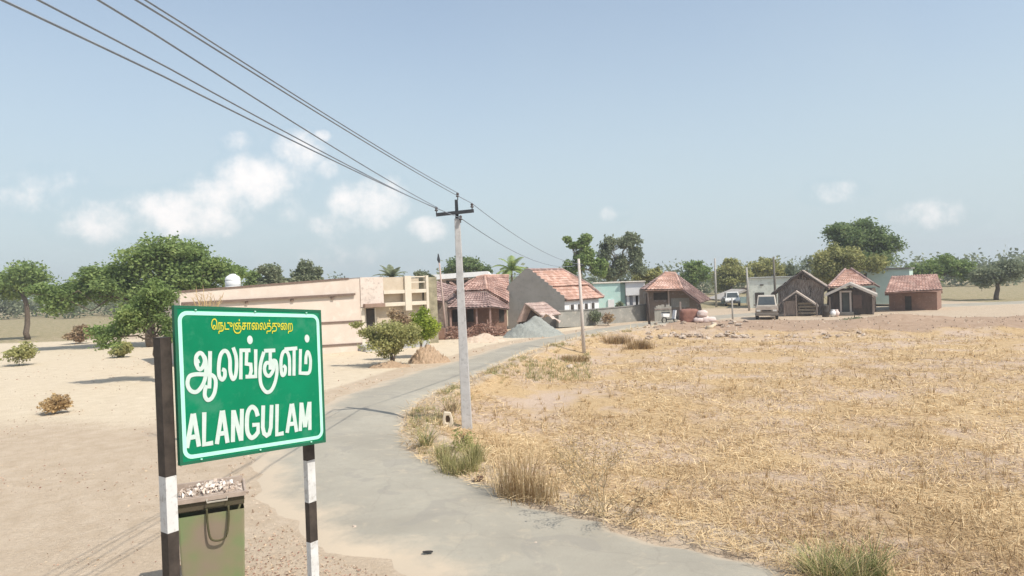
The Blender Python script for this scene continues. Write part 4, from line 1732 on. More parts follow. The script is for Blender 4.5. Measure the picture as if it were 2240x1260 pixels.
def lump(c_, rx, ry, rz, seedk, n1=14, n2=9, box=3.0, rough=.08):
    vs_, fs_ = [], []
    rr = np.random.default_rng(seedk)
    for j in range(n2 + 1):
        th = math.pi * j / n2
        for i in range(n1):
            ph = 2 * math.pi * i / n1
            x, y, z_ = math.sin(th) * math.cos(ph), math.sin(th) * math.sin(ph), math.cos(th)
            k = (abs(x) ** box + abs(y) ** box + abs(z_) ** box) ** (-1 / box)
            w = 1 + rr.normal() * rough
            vs_.append([c_[0] + x * k * rx * w, c_[1] + y * k * ry * w, c_[2] + z_ * k * rz * w])
    for j in range(n2):
        for i in range(n1):
            a = j * n1 + i
            b3 = j * n1 + (i + 1) % n1
            fs_.append([a, b3, b3 + n1, a + n1])
    return vs_, fs_


mb = MB()
mb.add(*lump([CH[0], CH[1] + .5, .55], .66, .5, .52, 3, 26, 18, 9, .03))
o = mb.build('covered_heap', mat('rust_cloth', (.30, .15, .11), (.21, .10, .075), 3, bump=.3), None, True)
tag(o, 'rust brown box shaped heap under a dusty cover at the field edge', 'covered heap')
sk = mat('sack_cloth', (.70, .58, .54), (.58, .47, .42), 5, bump=.3)
spts = [(1531, 698, 'plump pale pink sack next to the rust brown heap'), (1546, 699, 'middle pale pink sack of the row beside the rust heap'), (1557, 708, 'small pale sack at the right end of the sack row'), (1539, 688, 'pale sack lying on top of the two larger sacks')]
for i, (px, py, lb) in enumerate(spts):
    p = at(px, py + 3, 50.6)
    zz_ = .26 if i != 3 else .72
    mb = MB()
    mb.add(*lump([p[0], p[1] + .3, zz_], .38, .26, .2 + .05 * (i % 2), 20 + i, 16, 10, 3.2, .07))
    o = mb.build('sack', sk, None, True)
    tag(o, lb, 'sack', 'pale sacks by the rust brown heap')
# log and wooden debris
mb = MB()
mb.tube([at(1546, 717, 46), at(1556, 716, 46), at(1565, 709, 46.3)], [.14, .14, .10], 8)
tag(mb.build('log', mat('pale_log', (.62, .52, .38), (.5, .4, .28), 4), None, True), 'short pale curved log at the edge of the field', 'log')

# ------------------------------------------------------------------ stones (rubble)
srcs = []
for k in range(5):
    me_ = None
    mb = MB()
    vs_, fs_ = lump([0, 0, 0], 1, .8, .6, 50 + k, 9, 6, 2.6, .16)
    mb.add(vs_, fs_)
    o = mb.build('stone', M_stone if k % 2 else mat('pale_stone', (.60, .50, .40), (.45, .36, .28), 5, bump=.3))
    srcs.append(o)
first = [True] * 5


def put_stone(p, s, label, group, k=None, cat='stone'):
    k = rng.integers(5) if k is None else k
    o = srcs[k]
    if first[k]:
        first[k] = False
    else:
        o = srcs[k].copy()
        col.objects.link(o)
    o.location = (p[0], p[1], p[2] + s * .35)
    o.scale = (s * rng.uniform(.8, 1.3), s * rng.uniform(.8, 1.2), s * rng.uniform(.6, 1))
    o.rotation_euler = (rng.uniform(-.4, .4), rng.uniform(-.4, .4), rng.uniform(0, 6))
    tag(o, label, cat, group)
    return o


for k in range(70):
    px = rng.uniform(1415, 1660)
    py = 742 - rng.uniform(0, 34) ** 1.0 - (6 if px > 1560 else 0)
    p = G(px, py)
    put_stone(p, rng.uniform(.10, .24), 'rubble stone in the scatter along the far edge of the field', 'rubble stones along the far field edge')
for k in range(26):
    px = rng.uniform(1580, 1890)
    p = G(px, 737 + rng.uniform(-6, 5) - (px - 1580) * .02)
    put_stone(p, rng.uniform(.08, .16), 'small pale stone at the foot of the brown bank', 'stones at the foot of the bank')
put_stone(G(1048, 1052), .10, 'dark reddish brown stone on the verge beside the dry grass clump', None, cat='stone').data = srcs[1].data.copy()
bpy.data.objects[-1]
o_ = [o for o in bpy.data.objects if o.get('label', '').startswith('dark reddish')][0]
o_.data.materials.clear()
o_.data.materials.append(mat('brown_stone', (.12, .06, .045), (.08, .04, .03), 5))
for (px, py, s, lb) in ((1245, 806, .17, 'cream white lump lying in the weeds below the road edge'), (1172, 1198, .035, 'tiny pale pebble on the asphalt, nearest the bottom'), (775, 1161, .035, 'tiny pale pebble on the asphalt nearer the striped post'),
                        (796, 1068, .03, 'small flat pebble in the middle of the bend')):
    put_stone(G(px, py) + [0, 0, .05 if s < .05 else 0], s, lb, None, k=2)
# dark oblong piece on road
p = G(936, 1221)
mb = MB()
mb.add(*lump([p[0], p[1], .085], .075, .03, .012, 5, 12, 6, 2.5, .06))
tag(mb.build('dark_scrap', M_rubber), 'flat dark scrap lying on the asphalt near the bottom', 'scrap')
# pale broken block with dark hole by the pole
p = G(980, 935)
root = thing('broken_block', 'pale broken block with a dark hole standing left of the electricity pole', 'block', p)
mb = MB()
outer = [(-.12, 0), (.14, -.02), (.13, .22), (.08, .38), (-.09, .40), (-.13, .2)]
inner = [(-.045, .12), (.05, .12), (.06, .22), (.03, .30), (-.04, .29), (-.06, .2)]
vs_ = [p + [x, -.04, z_] for x, z_ in outer] + [p + [x, -.04, z_] for x, z_ in inner] + [p + [x, .05, z_] for x, z_ in outer] + [p + [x, .05, z_] for x, z_ in inner]
fs_ = []
for i in range(6):
    j = (i + 1) % 6
    fs_ += [[i, j, j + 6, i + 6], [12 + i, 18 + i, 18 + j, 12 + j], [i, i + 12, j + 12, j], [i + 6, j + 6, j + 18, i + 18]]
mb.add(vs_, fs_)
mb.build('frame', mat('pale_block', (.66, .58, .46), (.55, .47, .36), 8), root, bevel=.02)
P1(lambda mb: mb.box(p + [0, .03, .21], (.1, .02, .18)), 'inner_face', mat('hole_shade', (.10, .07, .05), (.14, .1, .07), 8), root)  # dark plate, shade inside the hole put into its colour


# ------------------------------------------------------------------ vehicles
def car(name, label, c, L, Wd, Hh, body_m, ang, top_m=None):
    """ang: heading; nose points toward local -y (towards camera when ang=0)"""
    root = thing(name, label, 'car', c)
    ca_, sa_ = math.cos(ang), math.sin(ang)

    def T(x, y, z_):
        return np.array([c[0] + x * ca_ - y * sa_, c[1] + x * sa_ + y * ca_, c[2] + z_])
    ax_ = np.array([[ca_, sa_, 0], [-sa_, ca_, 0], [0, 0, 1]])
    hb = Hh * .56
    prof = [(-L / 2, .32), (-L / 2, hb * .75), (-L / 2 + .15, hb * .92), (-L * .22, hb), (L * .42, hb), (L / 2, hb * .85), (L / 2, .32)]
    rings = []
    for s, ins in ((-1, .06), (-1, 0), (1, 0), (1, .06)):
        rings.append([T(s * (Wd / 2 - (0.06 if ins else 0)), y * (1 - ins * .3), z_ - (ins * .3 if z_ > .4 else -ins * .5)) for y, z_ in prof])
    P1(lambda mb: loft(mb, rings), 'body', body_m, root, bevel=.02)
    cb = [(-Wd * .46, -L * .24), (Wd * .46, -L * .24), (Wd * .46, L * .42), (-Wd * .46, L * .42)]
    ct = [(-Wd * .39, -L * .10), (Wd * .39, -L * .10), (Wd * .39, L * .36), (-Wd * .39, L * .36)]
    P1(lambda mb: loft(mb, [[T(x, y, hb - .02) for x, y in cb], [T(x, y, Hh) for x, y in ct]]), 'cabin', top_m or body_m, root, bevel=.04)

    def side(i, f0, f1, z0, z1, nm, m_, out=.012):
        j = (i + 1) % 4
        B0, B1 = np.array(T(*cb[i], hb)), np.array(T(*cb[j], hb))
        T0, T1 = np.array(T(*ct[i], Hh)), np.array(T(*ct[j], Hh))

        def q(f, v):
            a = B0 + (B1 - B0) * f
            b4 = T0 + (T1 - T0) * f
            return a + (b4 - a) * v
        n_ = nrm(np.cross(B1 - B0, T0 - B0))
        if n_ @ (q(.5, .5) - T(0, 0, hb)) < 0:
            n_ = -n_
        P = [q(f0, z0) + n_ * out, q(f1, z0) + n_ * out, q(f1, z1) + n_ * out, q(f0, z1) + n_ * out]
        P1(lambda mb: mb.prism(P, -n_ * .03), nm, m_, root)
    side(0, .07, .93, .12, .88, 'windscreen', M_glass)
    side(2, .07, .93, .12, .85, 'rear_window', M_glass)
    for i in (1, 3):
        side(i, .08, .48, .12, .85, 'side_window', M_glass)
        side(i, .53, .93, .12, .85, 'side_window', M_glass)
    for sx in (-1, 1):
        for yy_ in (-L * .31, L * .30):
            w0, w1 = T(sx * (Wd / 2 - .2), yy_, .32), T(sx * (Wd / 2 + .015), yy_, .32)
            w_ = P1(lambda mb: mb.tube([w0, w1], .33, 18), 'wheel', M_rubber, root)
            P1(lambda mb: mb.tube([w1, w1 + (w1 - w0) * .06], .18, 12), 'rim', mat('steel_rim', (.45, .44, .42), (.35, .34, .33), 5, rough=.4), w_)
        P1(lambda mb: mb.box(T(sx * Wd * .36, -L / 2 - .005, hb * .70), (Wd * .17, .05, .13), ax_), 'headlight', mat('lamp_glass', (.75, .74, .68), (.65, .64, .6), 4, rough=.2), root)
        P1(lambda mb: mb.box(T(sx * (Wd / 2 + .06), -L * .2, hb + .08), (.14, .08, .11), ax_), 'mirror', body_m, root)
    P1(lambda mb: mb.box(T(0, -L / 2 - .03, .42), (Wd * .96, .12, .2), ax_), 'bumper', mat('bumper_grey', (.22, .19, .16), (.16, .14, .12), 4), root, bevel=.03)
    P1(lambda mb: mb.box(T(0, -L / 2 - .006, hb * .70), (Wd * .42, .05, .12), ax_), 'grille', M_dark, root)
    return root


M_silver = mat('dusty_silver', (.30, .25, .195), (.20, .155, .12), 3, rough=.4, spec=.5)
M_carw = mat('car_white', (.76, .75, .73), (.66, .65, .62), 2, rough=.3, spec=.5)
c_ = at(1697, 700, 52) * [1, 1, 0]
c_[1] += 2.0
c_[0] += .08
car('silver_car', 'dusty silver car with pale roof parked on the bank before the thatched hut', [c_[0], c_[1], hz(c_[0], 52.2) + .0], 3.6, 1.62, 1.82, M_silver, -.36, mat('dusty_cream', (.52, .47, .40), (.44, .39, .32), 3, rough=.45))
c_ = at(1614, 669, 76) * [1, 1, 0]
c_[1] += 1.8
car('white_car', 'white car seen from the front under the sloping tin awning', c_, 3.7, 1.6, 1.55, M_carw, -.30)

# awning by the white car
Ap = Plane(1575, 77.5, 1645, 77.5)
root = thing('tin_awning', 'dark sloping tin awning over the white car', 'awning', Ap.pt(Ap.L / 2, 0, 0))
P1(lambda mb: Ap.ppoly(mb, [(1573, 655), (1630, 633), (1634, 636), (1578, 659)], -6.0, -1.0), 'roof_sheet', mat('tin_sheet', (.50, .46, .42), (.36, .33, .30), 3), root)
P1(lambda mb: Ap.ppoly(mb, [(1575, 650), (1600, 634), (1645, 629), (1648, 640), (1610, 642)], -8, -6.2), 'upper_roof', M_woodd, root)
for px in (1586, 1634):
    P1(lambda mb: Ap.pbox(mb, px, 640, px + 2, 668, -1.5, -1.3), 'post', M_plg, root)
P1(lambda mb: Ap.pbox(mb, 1578, 650, 1636, 669, -6.2, -6.05), 'back_wall', mat('blue_grey', (.28, .36, .36), (.2, .27, .27), 3), root)

# ------------------------------------------------------------------ pale green building
Tp = Plane(1636, 71, 1752, 69)
root = thing('pale_green_building', 'pale green plastered flat roofed building behind the dark pole', 'building', Tp.pt(Tp.L / 2, -3, 0))
P1(lambda mb: Tp.pbox(mb, 1637, 608, 1756, 681, -6, 0), 'wall', M_pale, root)
P1(lambda mb: Tp.pbox(mb, 1635, 605.5, 1758, 607.8, -6.2, .12), 'roof_edge', mat('grey_edge', (.42, .42, .38), (.36, .36, .32), 3), root)
P1(lambda mb: Tp.pbox(mb, 1652, 640, 1672, 676, .003, .05), 'doorway', M_dark, root)
P1(lambda mb: Tp.pbox(mb, 1662, 622, 1670, 624.5, .003, .05), 'vent', M_dark, root)

# ------------------------------------------------------------------ thatched hut
K = Plane(1692, 57.9, 1812, 56.1)
root = thing('thatched_hut', 'large gabled hut of grey palm thatch with steep dark roof', 'hut', K.pt(K.L / 2, -3, 0))


def kp(px, py, d=0, pl=K):
    u, z_ = pl.uz(px, py, d)
    return pl.pt(u, d, z_)


P1(lambda mb: K.ppoly(mb, [(1702, 690), (1702, 632), (1753, 598), (1802, 626), (1802, 690)], -.12, 0), 'gable_wall', M_thatch, root)
bk = np.array([2.8, 6.0, 0])
ap, l1, r1 = kp(1753, 592, .4), kp(1684, 645, .4), kp(1812, 630, .4)
mb = MB()
for a_, q_ in ((l1, ap), (r1, ap)):
    n_ = nrm(np.cross(q_ - a_, bk))
    if n_[2] < 0:
        n_ = -n_
    nu, nw = 24, 20
    vs_ = []
    for j in range(nw + 1):
        for i in range(nu + 1):
            vs_.append(a_ + (q_ - a_) * (i / nu) + bk * (j / nw) + n_ * (rng.uniform(0, .07)))
    fs_ = [[j * (nu + 1) + i, j * (nu + 1) + i + 1, (j + 1) * (nu + 1) + i + 1, (j + 1) * (nu + 1) + i] for j in range(nw) for i in range(nu)]
    mb.add(vs_, fs_)
    mb.prism([a_ - n_ * .02, q_ - n_ * .02, q_ + bk - n_ * .02, a_ + bk - n_ * .02], -n_ * .14)
mb.build('roof', M_thatch, root)
P1(lambda mb: (mb.tube([l1 + [0, -.05, -.1], ap + [0, -.05, -.14]], .07, 5), mb.tube([ap + [0, -.05, -.14], r1 + [0, -.05, -.1]], .07, 5)), 'rafter', M_woodd, root)
P1(lambda mb: (mb.tube([ap + [.05, -.08, .02], r1 + [0, -.08, .02]], .05, 5)), 'pale_verge', mat('pale_thatch', (.5, .44, .38), (.4, .34, .29), 4), root)
P1(lambda mb: K.ppoly(mb, [(1744, 610), (1753, 598), (1764, 606), (1772, 612), (1758, 612)], .003, .05), 'gable_vent', M_dark, root)
P1(lambda mb: (K.pbox(mb, 1768, 625, 1776, 648, .003, .05)), 'dark_opening', M_dark, root)
P1(lambda mb: K.box(mb, .3, K.L - .6, 0, 1.6, -6, -5.9), 'back_wall', M_thatch, root)
# ragged palm leaves on the gable
Q = []
tn = []
for k in range(900):
    px, py = rng.uniform(1702, 1803), rng.uniform(600, 688)
    if py < 598 + abs(px - 1753) * .62:
        continue
    p = kp(px, py, .05)
    d = nrm(np.array([rng.normal() * .5, -.1, -1]))
    w = np.array([.02, 0, .0])
    l = rng.uniform(.25, .6)
    Q.append([p - w, p + w, p + d * l + w * .3 + [0, -.05, 0], p + d * l - w * .3 + [0, -.05, 0]])
    tn.append(rng.uniform(0, 1))
fast_quads('palm_leaf_cover', np.array(Q), attr_mat('dry_palm', [(0, (.14, .11, .09)), (.5, (.36, .30, .25)), (1, (.58, .51, .45))]), root, tn)
# lean-to in front of the hut
K2 = Plane(1718, 55.5, 1792, 54.4)
root = thing('lean_to_shelter', 'small open shelter with planks inside before the thatched hut', 'shelter', K2.pt(K2.L / 2, -.5, 0))
ap, l1, r1 = kp(1741, 640, 0, K2), kp(1712, 660, 0, K2), kp(1790, 672, 0, K2)
bk = np.array([.75, 1.6, 0])
P1(lambda mb: (mb.prism([l1, ap, ap + bk, l1 + bk], Z * .14), mb.prism([ap + Z * .003, r1, r1 + bk, ap + bk], Z * .14)), 'roof', mat('thatch_pale', (.50, .43, .37), (.38, .32, .27), 5, bump=.7), root)
for px in (1716, 1742, 1787):
    P1(lambda mb: K2.pbox(mb, px - 1.5, 662 if px != 1742 else 645, px + 1.5, 692, -.1, 0), 'post', M_wood, root)
P1(lambda mb: K2.pbox(mb, 1718, 658, 1740, 690, -.4, -.3), 'side_screen', M_thatch, root)
P1(lambda mb: [K2.pbox(mb, 1746, y, 1784, y + 4, -.6, -.5 + i * .05) for i, y in enumerate((662, 669, 676, 683))], 'plank', mat('grey_planks', (.34, .29, .22), (.22, .18, .13), 5), root)

# ------------------------------------------------------------------ right tiled hut
K3 = Plane(1803, 56.3, 1905, 54.5)
root = thing('tiled_hut', 'hut with orange tiled pyramid roof and white edged front gable', 'hut', K3.pt(K3.L / 2, -2, 0))
e1, e2 = at(1812, 628, 55.4), at(1912, 622, 55.4)
t1, t2 = at(1849, 590, 58.5), at(1862, 589, 58.5)
P1(lambda mb: slope(mb, e1, e2, t2, t1, .28), 'front_roof', M_tileO, root)
P1(lambda mb: (slope(mb, at(1800, 640, 60), at(1812, 629, 55.4), t1, t1 + [0, .3, 0], .28), slope(mb, e2, at(1925, 628, 61), t2 + [0, .3, 0], t2, .28)), 'side_roof', M_tileM, root)
P1(lambda mb: (mb.tube([e2 + Z * .08, t2 + Z * .08], .1, 6), mb.tube([e1 + Z * .08, t1 + Z * .08], .09, 6)), 'ridge_tiles', M_tileM, root)
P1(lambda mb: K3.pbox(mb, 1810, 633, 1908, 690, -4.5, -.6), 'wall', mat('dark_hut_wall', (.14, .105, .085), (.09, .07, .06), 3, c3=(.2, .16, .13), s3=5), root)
K4 = Plane(1800, 55.0, 1915, 53.0)
ap, l1, r1 = kp(1858, 623, 0, K4), kp(1804, 648, 0, K4), kp(1918, 649, 0, K4)
P1(lambda mb: (mb.prism([l1, ap, ap + [.8, 1.4, .15], l1 + [.8, 1.4, .15]], Z * .08), mb.prism([ap + Z * .003, r1, r1 + [.8, 1.4, .15], ap + [.8, 1.4, .15]], Z * .08)), 'porch_roof', mat('porch_tin', (.45, .40, .35), (.35, .31, .27), 4), root)
P1(lambda mb: (mb.prism([l1 + [0, -.04, -.02], ap + [0, -.04, -.02], ap + [0, -.04, .16], l1 + [0, -.04, .16]], np.array([0, -.06, 0])), mb.prism([ap + [.002, -.04, -.02], r1 + [0, -.04, -.02], r1 + [0, -.04, .16], ap + [.002, -.04, .16]], np.array([0, -.06, 0]))), 'white_verge', mat('pale_board', (.66, .60, .53), (.55, .5, .44), 4), root)
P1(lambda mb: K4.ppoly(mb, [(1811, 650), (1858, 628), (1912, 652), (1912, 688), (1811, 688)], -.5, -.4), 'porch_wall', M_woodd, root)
P1(lambda mb: (K4.pbox(mb, 1837, 640, 1841, 684, -.38, -.25), K4.pbox(mb, 1858.5, 640, 1862.5, 684, -.38, -.25), K4.pbox(mb, 1836, 636, 1863, 639.7, -.38, -.22)), 'door_frame', mat('door_frame_pale', (.52, .46, .40), (.44, .38, .33), 4), root)
P1(lambda mb: K4.pbox(mb, 1843, 641, 1857, 682, -.39, -.37), 'door', mat('grey_green_door', (.10, .105, .09), (.07, .075, .065), 3), root)
P1(lambda mb: K4.pbox(mb, 1866, 645, 1885, 674, -.39, -.35), 'plank_panel', mat('brown_panel', (.15, .10, .08), (.11, .075, .06), 4), root)
P1(lambda mb: (K4.pbox(mb, 1814, 650, 1817, 688, -.35, -.2), K4.pbox(mb, 1908, 652, 1911, 688, -.35, -.2)), 'post', M_wood, root)
P1(lambda mb: K4.pbox(mb, 1836, 683, 1866, 689, -.38, .2), 'step', M_cement, root)
# stools/pots by the hut
for i, (px, lb, m_) in enumerate(((1822, 'pale round pot nearest the hut door', M_white), (1829, 'smaller pale pot between the round pot and the door', sk), (1806, 'dark drum at the left corner of the tiled hut', M_dark))):
    p = at(px, 686, 53.4) * [1, 1, 0]
    s = .55 if i < 2 else .9
    mb = MB()
    if i < 2:
        mb.lathe(p, [(.12, 0), (.24, .15), (.26, .32), (.16, .45), (.13, .5), (.17, .55)], 16)
    else:
        mb.lathe(p, [(.24, 0), (.25, .02), (.25, .4), (.265, .42), (.25, .44), (.25, .86), (.26, .9)], 18)
    tag(mb.build('drum' if i == 2 else 'pot', m_, None, True), lb, 'drum' if i == 2 else 'pot')
# mint wall fragment far right behind
Rp = Plane(1876, 67, 1990, 64.5)
root = thing('mint_outbuilding', 'pale mint plastered building behind the orange tiled hut', 'building', Rp.pt(Rp.L / 2, -2, 0))
P1(lambda mb: Rp.pbox(mb, 1876, 590, 1990, 665, -4, 0), 'wall', mat('pale_mint', (.50, .62, .56), (.44, .56, .5), 2), root)
P1(lambda mb: Rp.pbox(mb, 1873, 587, 1993, 589.8, -4.2, .2), 'roof_edge', M_cement, root)
P1(lambda mb: Rp.pbox(mb, 1890, 597, 1896, 606, .003, .05), 'window', M_dark, root)
# hut continuing past the right edge of the photo
K5 = Plane(1940, 59, 2040, 57)
root = thing('far_hut', 'plain mud walled hut with brown tiled roof beyond the pyramid roofed hut', 'hut', K5.pt(K5.L / 2, -2, 0))
P1(lambda mb: slope(mb, at(1935, 640, 56.4), at(2062, 634, 56.4), at(2050, 600, 59.5), at(1950, 604, 59.5), .28), 'front_roof', M_tileR, root)
P1(lambda mb: slope(mb, at(2062, 640, 62.5), at(1935, 645, 62.5), at(1950, 604, 59.5), at(2050, 600, 59.5), .28), 'back_roof', M_tileR, root)
P1(lambda mb: K5.pbox(mb, 1945, 640, 2050, 690, -4, 0), 'wall', M_mud, root)
P1(lambda mb: K5.pbox(mb, 1980, 648, 1994, 686, .003, .05), 'door', M_dark, root)

# ------------------------------------------------------------------ trees
def gnd(px, Y):
    p = at(px, 700, Y)
    return [p[0], p[1], hz(p[0], p[1]) if Y < 60 else 0]


tree('feathery_tree', 'big mid green feathery tree at the left behind the cream building', 'tree', gnd(330, 47),
     [(230, 520, 420, 640), (330, 512, 470, 600), (400, 545, 520, 630), (440, 570, 545, 625, 1), (470, 585, 540, 640), (330, 560, 500, 650), (150, 560, 300, 680), (250, 600, 440, 700), (60, 600, 220, 690)], 47, 52000, .24, 'mid', .35, gap=-.1, freq=1.3, ratio=.8, flat=.9, extra_limbs=30)
tree('green_bush', 'leafy mid green bush between the board and the big feathery tree', 'bush', gnd(345, 28),
     [(330, 636, 398, 720), (240, 660, 350, 750), (340, 690, 395, 770), (190, 700, 290, 770), (290, 600, 392, 690), (290, 640, 360, 720)], 28, 11000, .13, 'mid', .08, freq=2.2, ratio=.8)
tree('leafy_tree', 'rounded grey green tree right of the white water tank', 'tree', gnd(595, 60), [(566, 572, 622, 622), (575, 590, 628, 640), (560, 600, 600, 645)], 60, 4200, .28, 'grey', .18, gap=.1)
tree('leafy_tree', 'taller pointed grey green tree left of centre behind the cream roof', 'tree', gnd(665, 62), [(628, 585, 700, 640), (645, 560, 690, 610), (670, 575, 710, 630), (620, 600, 660, 640)], 62, 6000, .28, 'grey', .2, gap=.12)
tree('low_tree', 'low dark tree in the gap beside the white water tank', 'tree', gnd(552, 64), [(535, 592, 580, 640)], 64, 1800, .28, 'mid', .14)
palm('coconut_palm', 'dark coconut palm showing only its fronds over the porch roof', gnd(857, 56), at(857, 606, 56), 15, 1.5, 'grey', .55)
tree('leafy_tree', 'small dark tree crown just right of the dark palm fronds', 'tree', gnd(915, 60), [(902, 588, 940, 612), (930, 598, 950, 612)], 60, 1500, .25, 'grey', .15, gap=.2)
tree('leafy_tree', 'dense rounded dark green tree above the white roof slab', 'tree', gnd(1022, 75), [(972, 562, 1072, 605), (990, 558, 1060, 590), (1040, 575, 1080, 610), (968, 570, 1010, 610)], 75, 7000, .30, 'dark', .3, gap=-.3)
palm('coconut_palm', 'yellowish green palm rising behind the weathered red roof', gnd(1120, 62), at(1119, 590, 62), 18, 2.0, 'mid', .75, bright=.2)
tree('open_crown_tree', 'tall bright green tree with open crown above the grey gable house', 'tree', gnd(1270, 68),
     [(1232, 512, 1252, 535), (1262, 508, 1296, 545), (1250, 535, 1300, 590), (1228, 560, 1262, 605), (1285, 560, 1325, 612), (1240, 528, 1275, 548)], 68, 12000, .30, 'mid', .2, gap=.02, freq=1.6, bark=BARKL, extra_limbs=26)
tree('open_crown_tree', 'wide grey green tree with many sky gaps right of the bright tree', 'tree', gnd(1345, 70),
     [(1310, 510, 1350, 560), (1350, 508, 1400, 550), (1300, 535, 1340, 600), (1375, 530, 1410, 585), (1335, 550, 1385, 612), (1380, 570, 1420, 610), (1310, 580, 1350, 620)], 70, 14000, .29, 'grey', .2, gap=.12, freq=1.7, bark=BARKL, extra_limbs=36)
tree('low_tree', 'low olive bushes rising between the mint house and hip roof', 'tree', gnd(1425, 74), [(1395, 580, 1452, 622), (1430, 582, 1450, 610), (1380, 595, 1420, 625)], 74, 4000, .3, 'olive', .2)
tree('leafy_tree', 'rounded olive green tree behind the right slope of the hip roof', 'tree', gnd(1518, 82), [(1490, 565, 1545, 605), (1500, 575, 1560, 625), (1480, 590, 1530, 630)], 82, 5500, .32, 'mid', .25, gap=-.2)
tree('acacia_tree', 'broad flat topped olive acacia above the white car', 'tree', gnd(1600, 86), [(1560, 572, 1640, 605), (1580, 560, 1620, 590), (1550, 590, 1620, 640), (1600, 585, 1650, 625)], 86, 7500, .33, 'olive', .25)
tree('acacia_tree', 'broad olive green acacia behind the pale green building', 'tree', gnd(1675, 90), [(1630, 568, 1715, 605), (1655, 560, 1700, 590), (1690, 578, 1735, 615), (1625, 585, 1680, 625)], 90, 7500, .34, 'olive', .25)
tree('slender_tree', 'thin dark tree poking up left of the thatched hut peak', 'tree', gnd(1727, 72), [(1717, 572, 1737, 605), (1722, 590, 1740, 615)], 72, 1100, .26, 'grey', .1, gap=.2)
tree('slender_tree', 'sparse leafless looking tree just right of the hut peak', 'tree', gnd(1768, 78), [(1755, 552, 1780, 600)], 78, 350, .25, 'grey', .1, gap=.3)
tree('tall_tree', 'tall dark green tree rising above the orange tiled hut', 'tree', gnd(1870, 70),
     [(1806, 484, 1880, 530), (1840, 478, 1930, 530), (1820, 515, 1900, 560), (1880, 500, 1960, 570), (1900, 500, 1970, 570), (1808, 482, 1930, 560), (1830, 530, 1960, 605), (1815, 520, 1880, 590)], 70, 30000, .28, 'dark', .35, gap=-.1, freq=1.3, flat=.8)
tree('bushy_tree', 'yellow green bushy tree between the thatched hut and tall dark tree', 'tree', gnd(1815, 66),
     [(1775, 545, 1830, 600), (1800, 530, 1860, 590), (1780, 570, 1850, 625), (1840, 540, 1900, 590), (1870, 550, 1940, 600), (1772, 545, 1830, 620), (1790, 530, 1900, 600)], 66, 16000, .27, 'olive', .25, gap=-.05)
tree('far_tree', 'olive tree beyond the right end of the huts', 'tree', gnd(2040, 74), [(1990, 560, 2070, 620), (2030, 545, 2110, 610), (2080, 570, 2140, 620)], 74, 7000, .3, 'mid', .25)
tree('far_tree', 'grey green tree at the far right of the field', 'tree', gnd(2180, 70), [(2130, 575, 2200, 630), (2165, 560, 2250, 620)], 70, 6000, .3, 'grey', .25)
tree('far_tree', 'rounded tree at the far left beyond the yard', 'tree', gnd(60, 60), [(0, 570, 110, 650), (-40, 590, 60, 660)], 60, 7000, .3, 'mid', .25)

# small trees by the road
tree('roadside_tree', 'small olive green roadside tree with thin trunk and drooping crown', 'tree', G(858, 800),
     [(800, 712, 860, 760), (840, 700, 900, 765), (780, 715, 830, 745), (880, 705, 925, 755), (830, 725, 880, 775), (803, 735, 830, 770), (765, 700, 800, 722), (800, 700, 930, 770), (815, 740, 885, 785)], G(858, 800)[1], 9500, .13, 'olive', .09, gap=.12, freq=2.6, flat=.2, extra_limbs=24)
tree('withered_tree', 'brown withered bushy top behind the olive tree', 'tree', G(860, 790),
     [(845, 672, 890, 715), (860, 685, 900, 725)], G(858, 792)[1] + .6, 1600, .12, 'brown', .05, gap=.2, freq=2.6)
tree('roadside_tree', 'fresh bright green roadside tree behind the sand pile', 'tree', G(921, 783),
     [(885, 675, 945, 730), (900, 690, 960, 745), (880, 700, 930, 750), (910, 668, 945, 700), (885, 672, 958, 745)], G(921, 783)[1], 10000, .12, 'bright', .07, gap=-.1, freq=2.2, extra_limbs=16)
# dry palm-like plant before the cream wall
root = thing('dry_palm_plant', 'dry yellow spiky plant rising behind the top of the board', 'plant', gnd(450, 16))
Q, tn = [], []
for (tx, ty) in ((428, 636), (440, 642), (452, 650), (462, 640), (480, 652), (486, 648), (470, 655), (445, 634), (420, 650), (434, 655), (458, 660)):
    b0 = at(452 + (tx - 450) * .2, 720, 16)
    t0_ = at(tx, ty, 16 + rng.uniform(-.3, .3))
    w = np.array([.012, 0, 0])
    mid = b0 * .5 + t0_ * .5 + [0, 0, .05]
    Q += [[b0 - w, b0 + w, mid + w, mid - w], [mid - w, mid + w, t0_ + w * .3, t0_ - w * .3]]
    tn += [.7, .8]
    for k in range(5):
        s = .55 + .1 * k
        o0 = b0 + (t0_ - b0) * s
        d = nrm(np.array([rng.normal(), 0, 1.0])) * .16
        Q.append([o0, o0 + w * 1.5, o0 + d, o0 + d - w * .3])
        tn.append(rng.uniform(.3, 1))
fast_quads('fronds', np.array(Q), leaf_mat('dry'), root, tn)
P1(lambda mb: mb.tube([np.array(gnd(450, 16)) - Z * .1, at(452, 722, 16)], [.08, .05], 7), 'stem', BARKL, root)

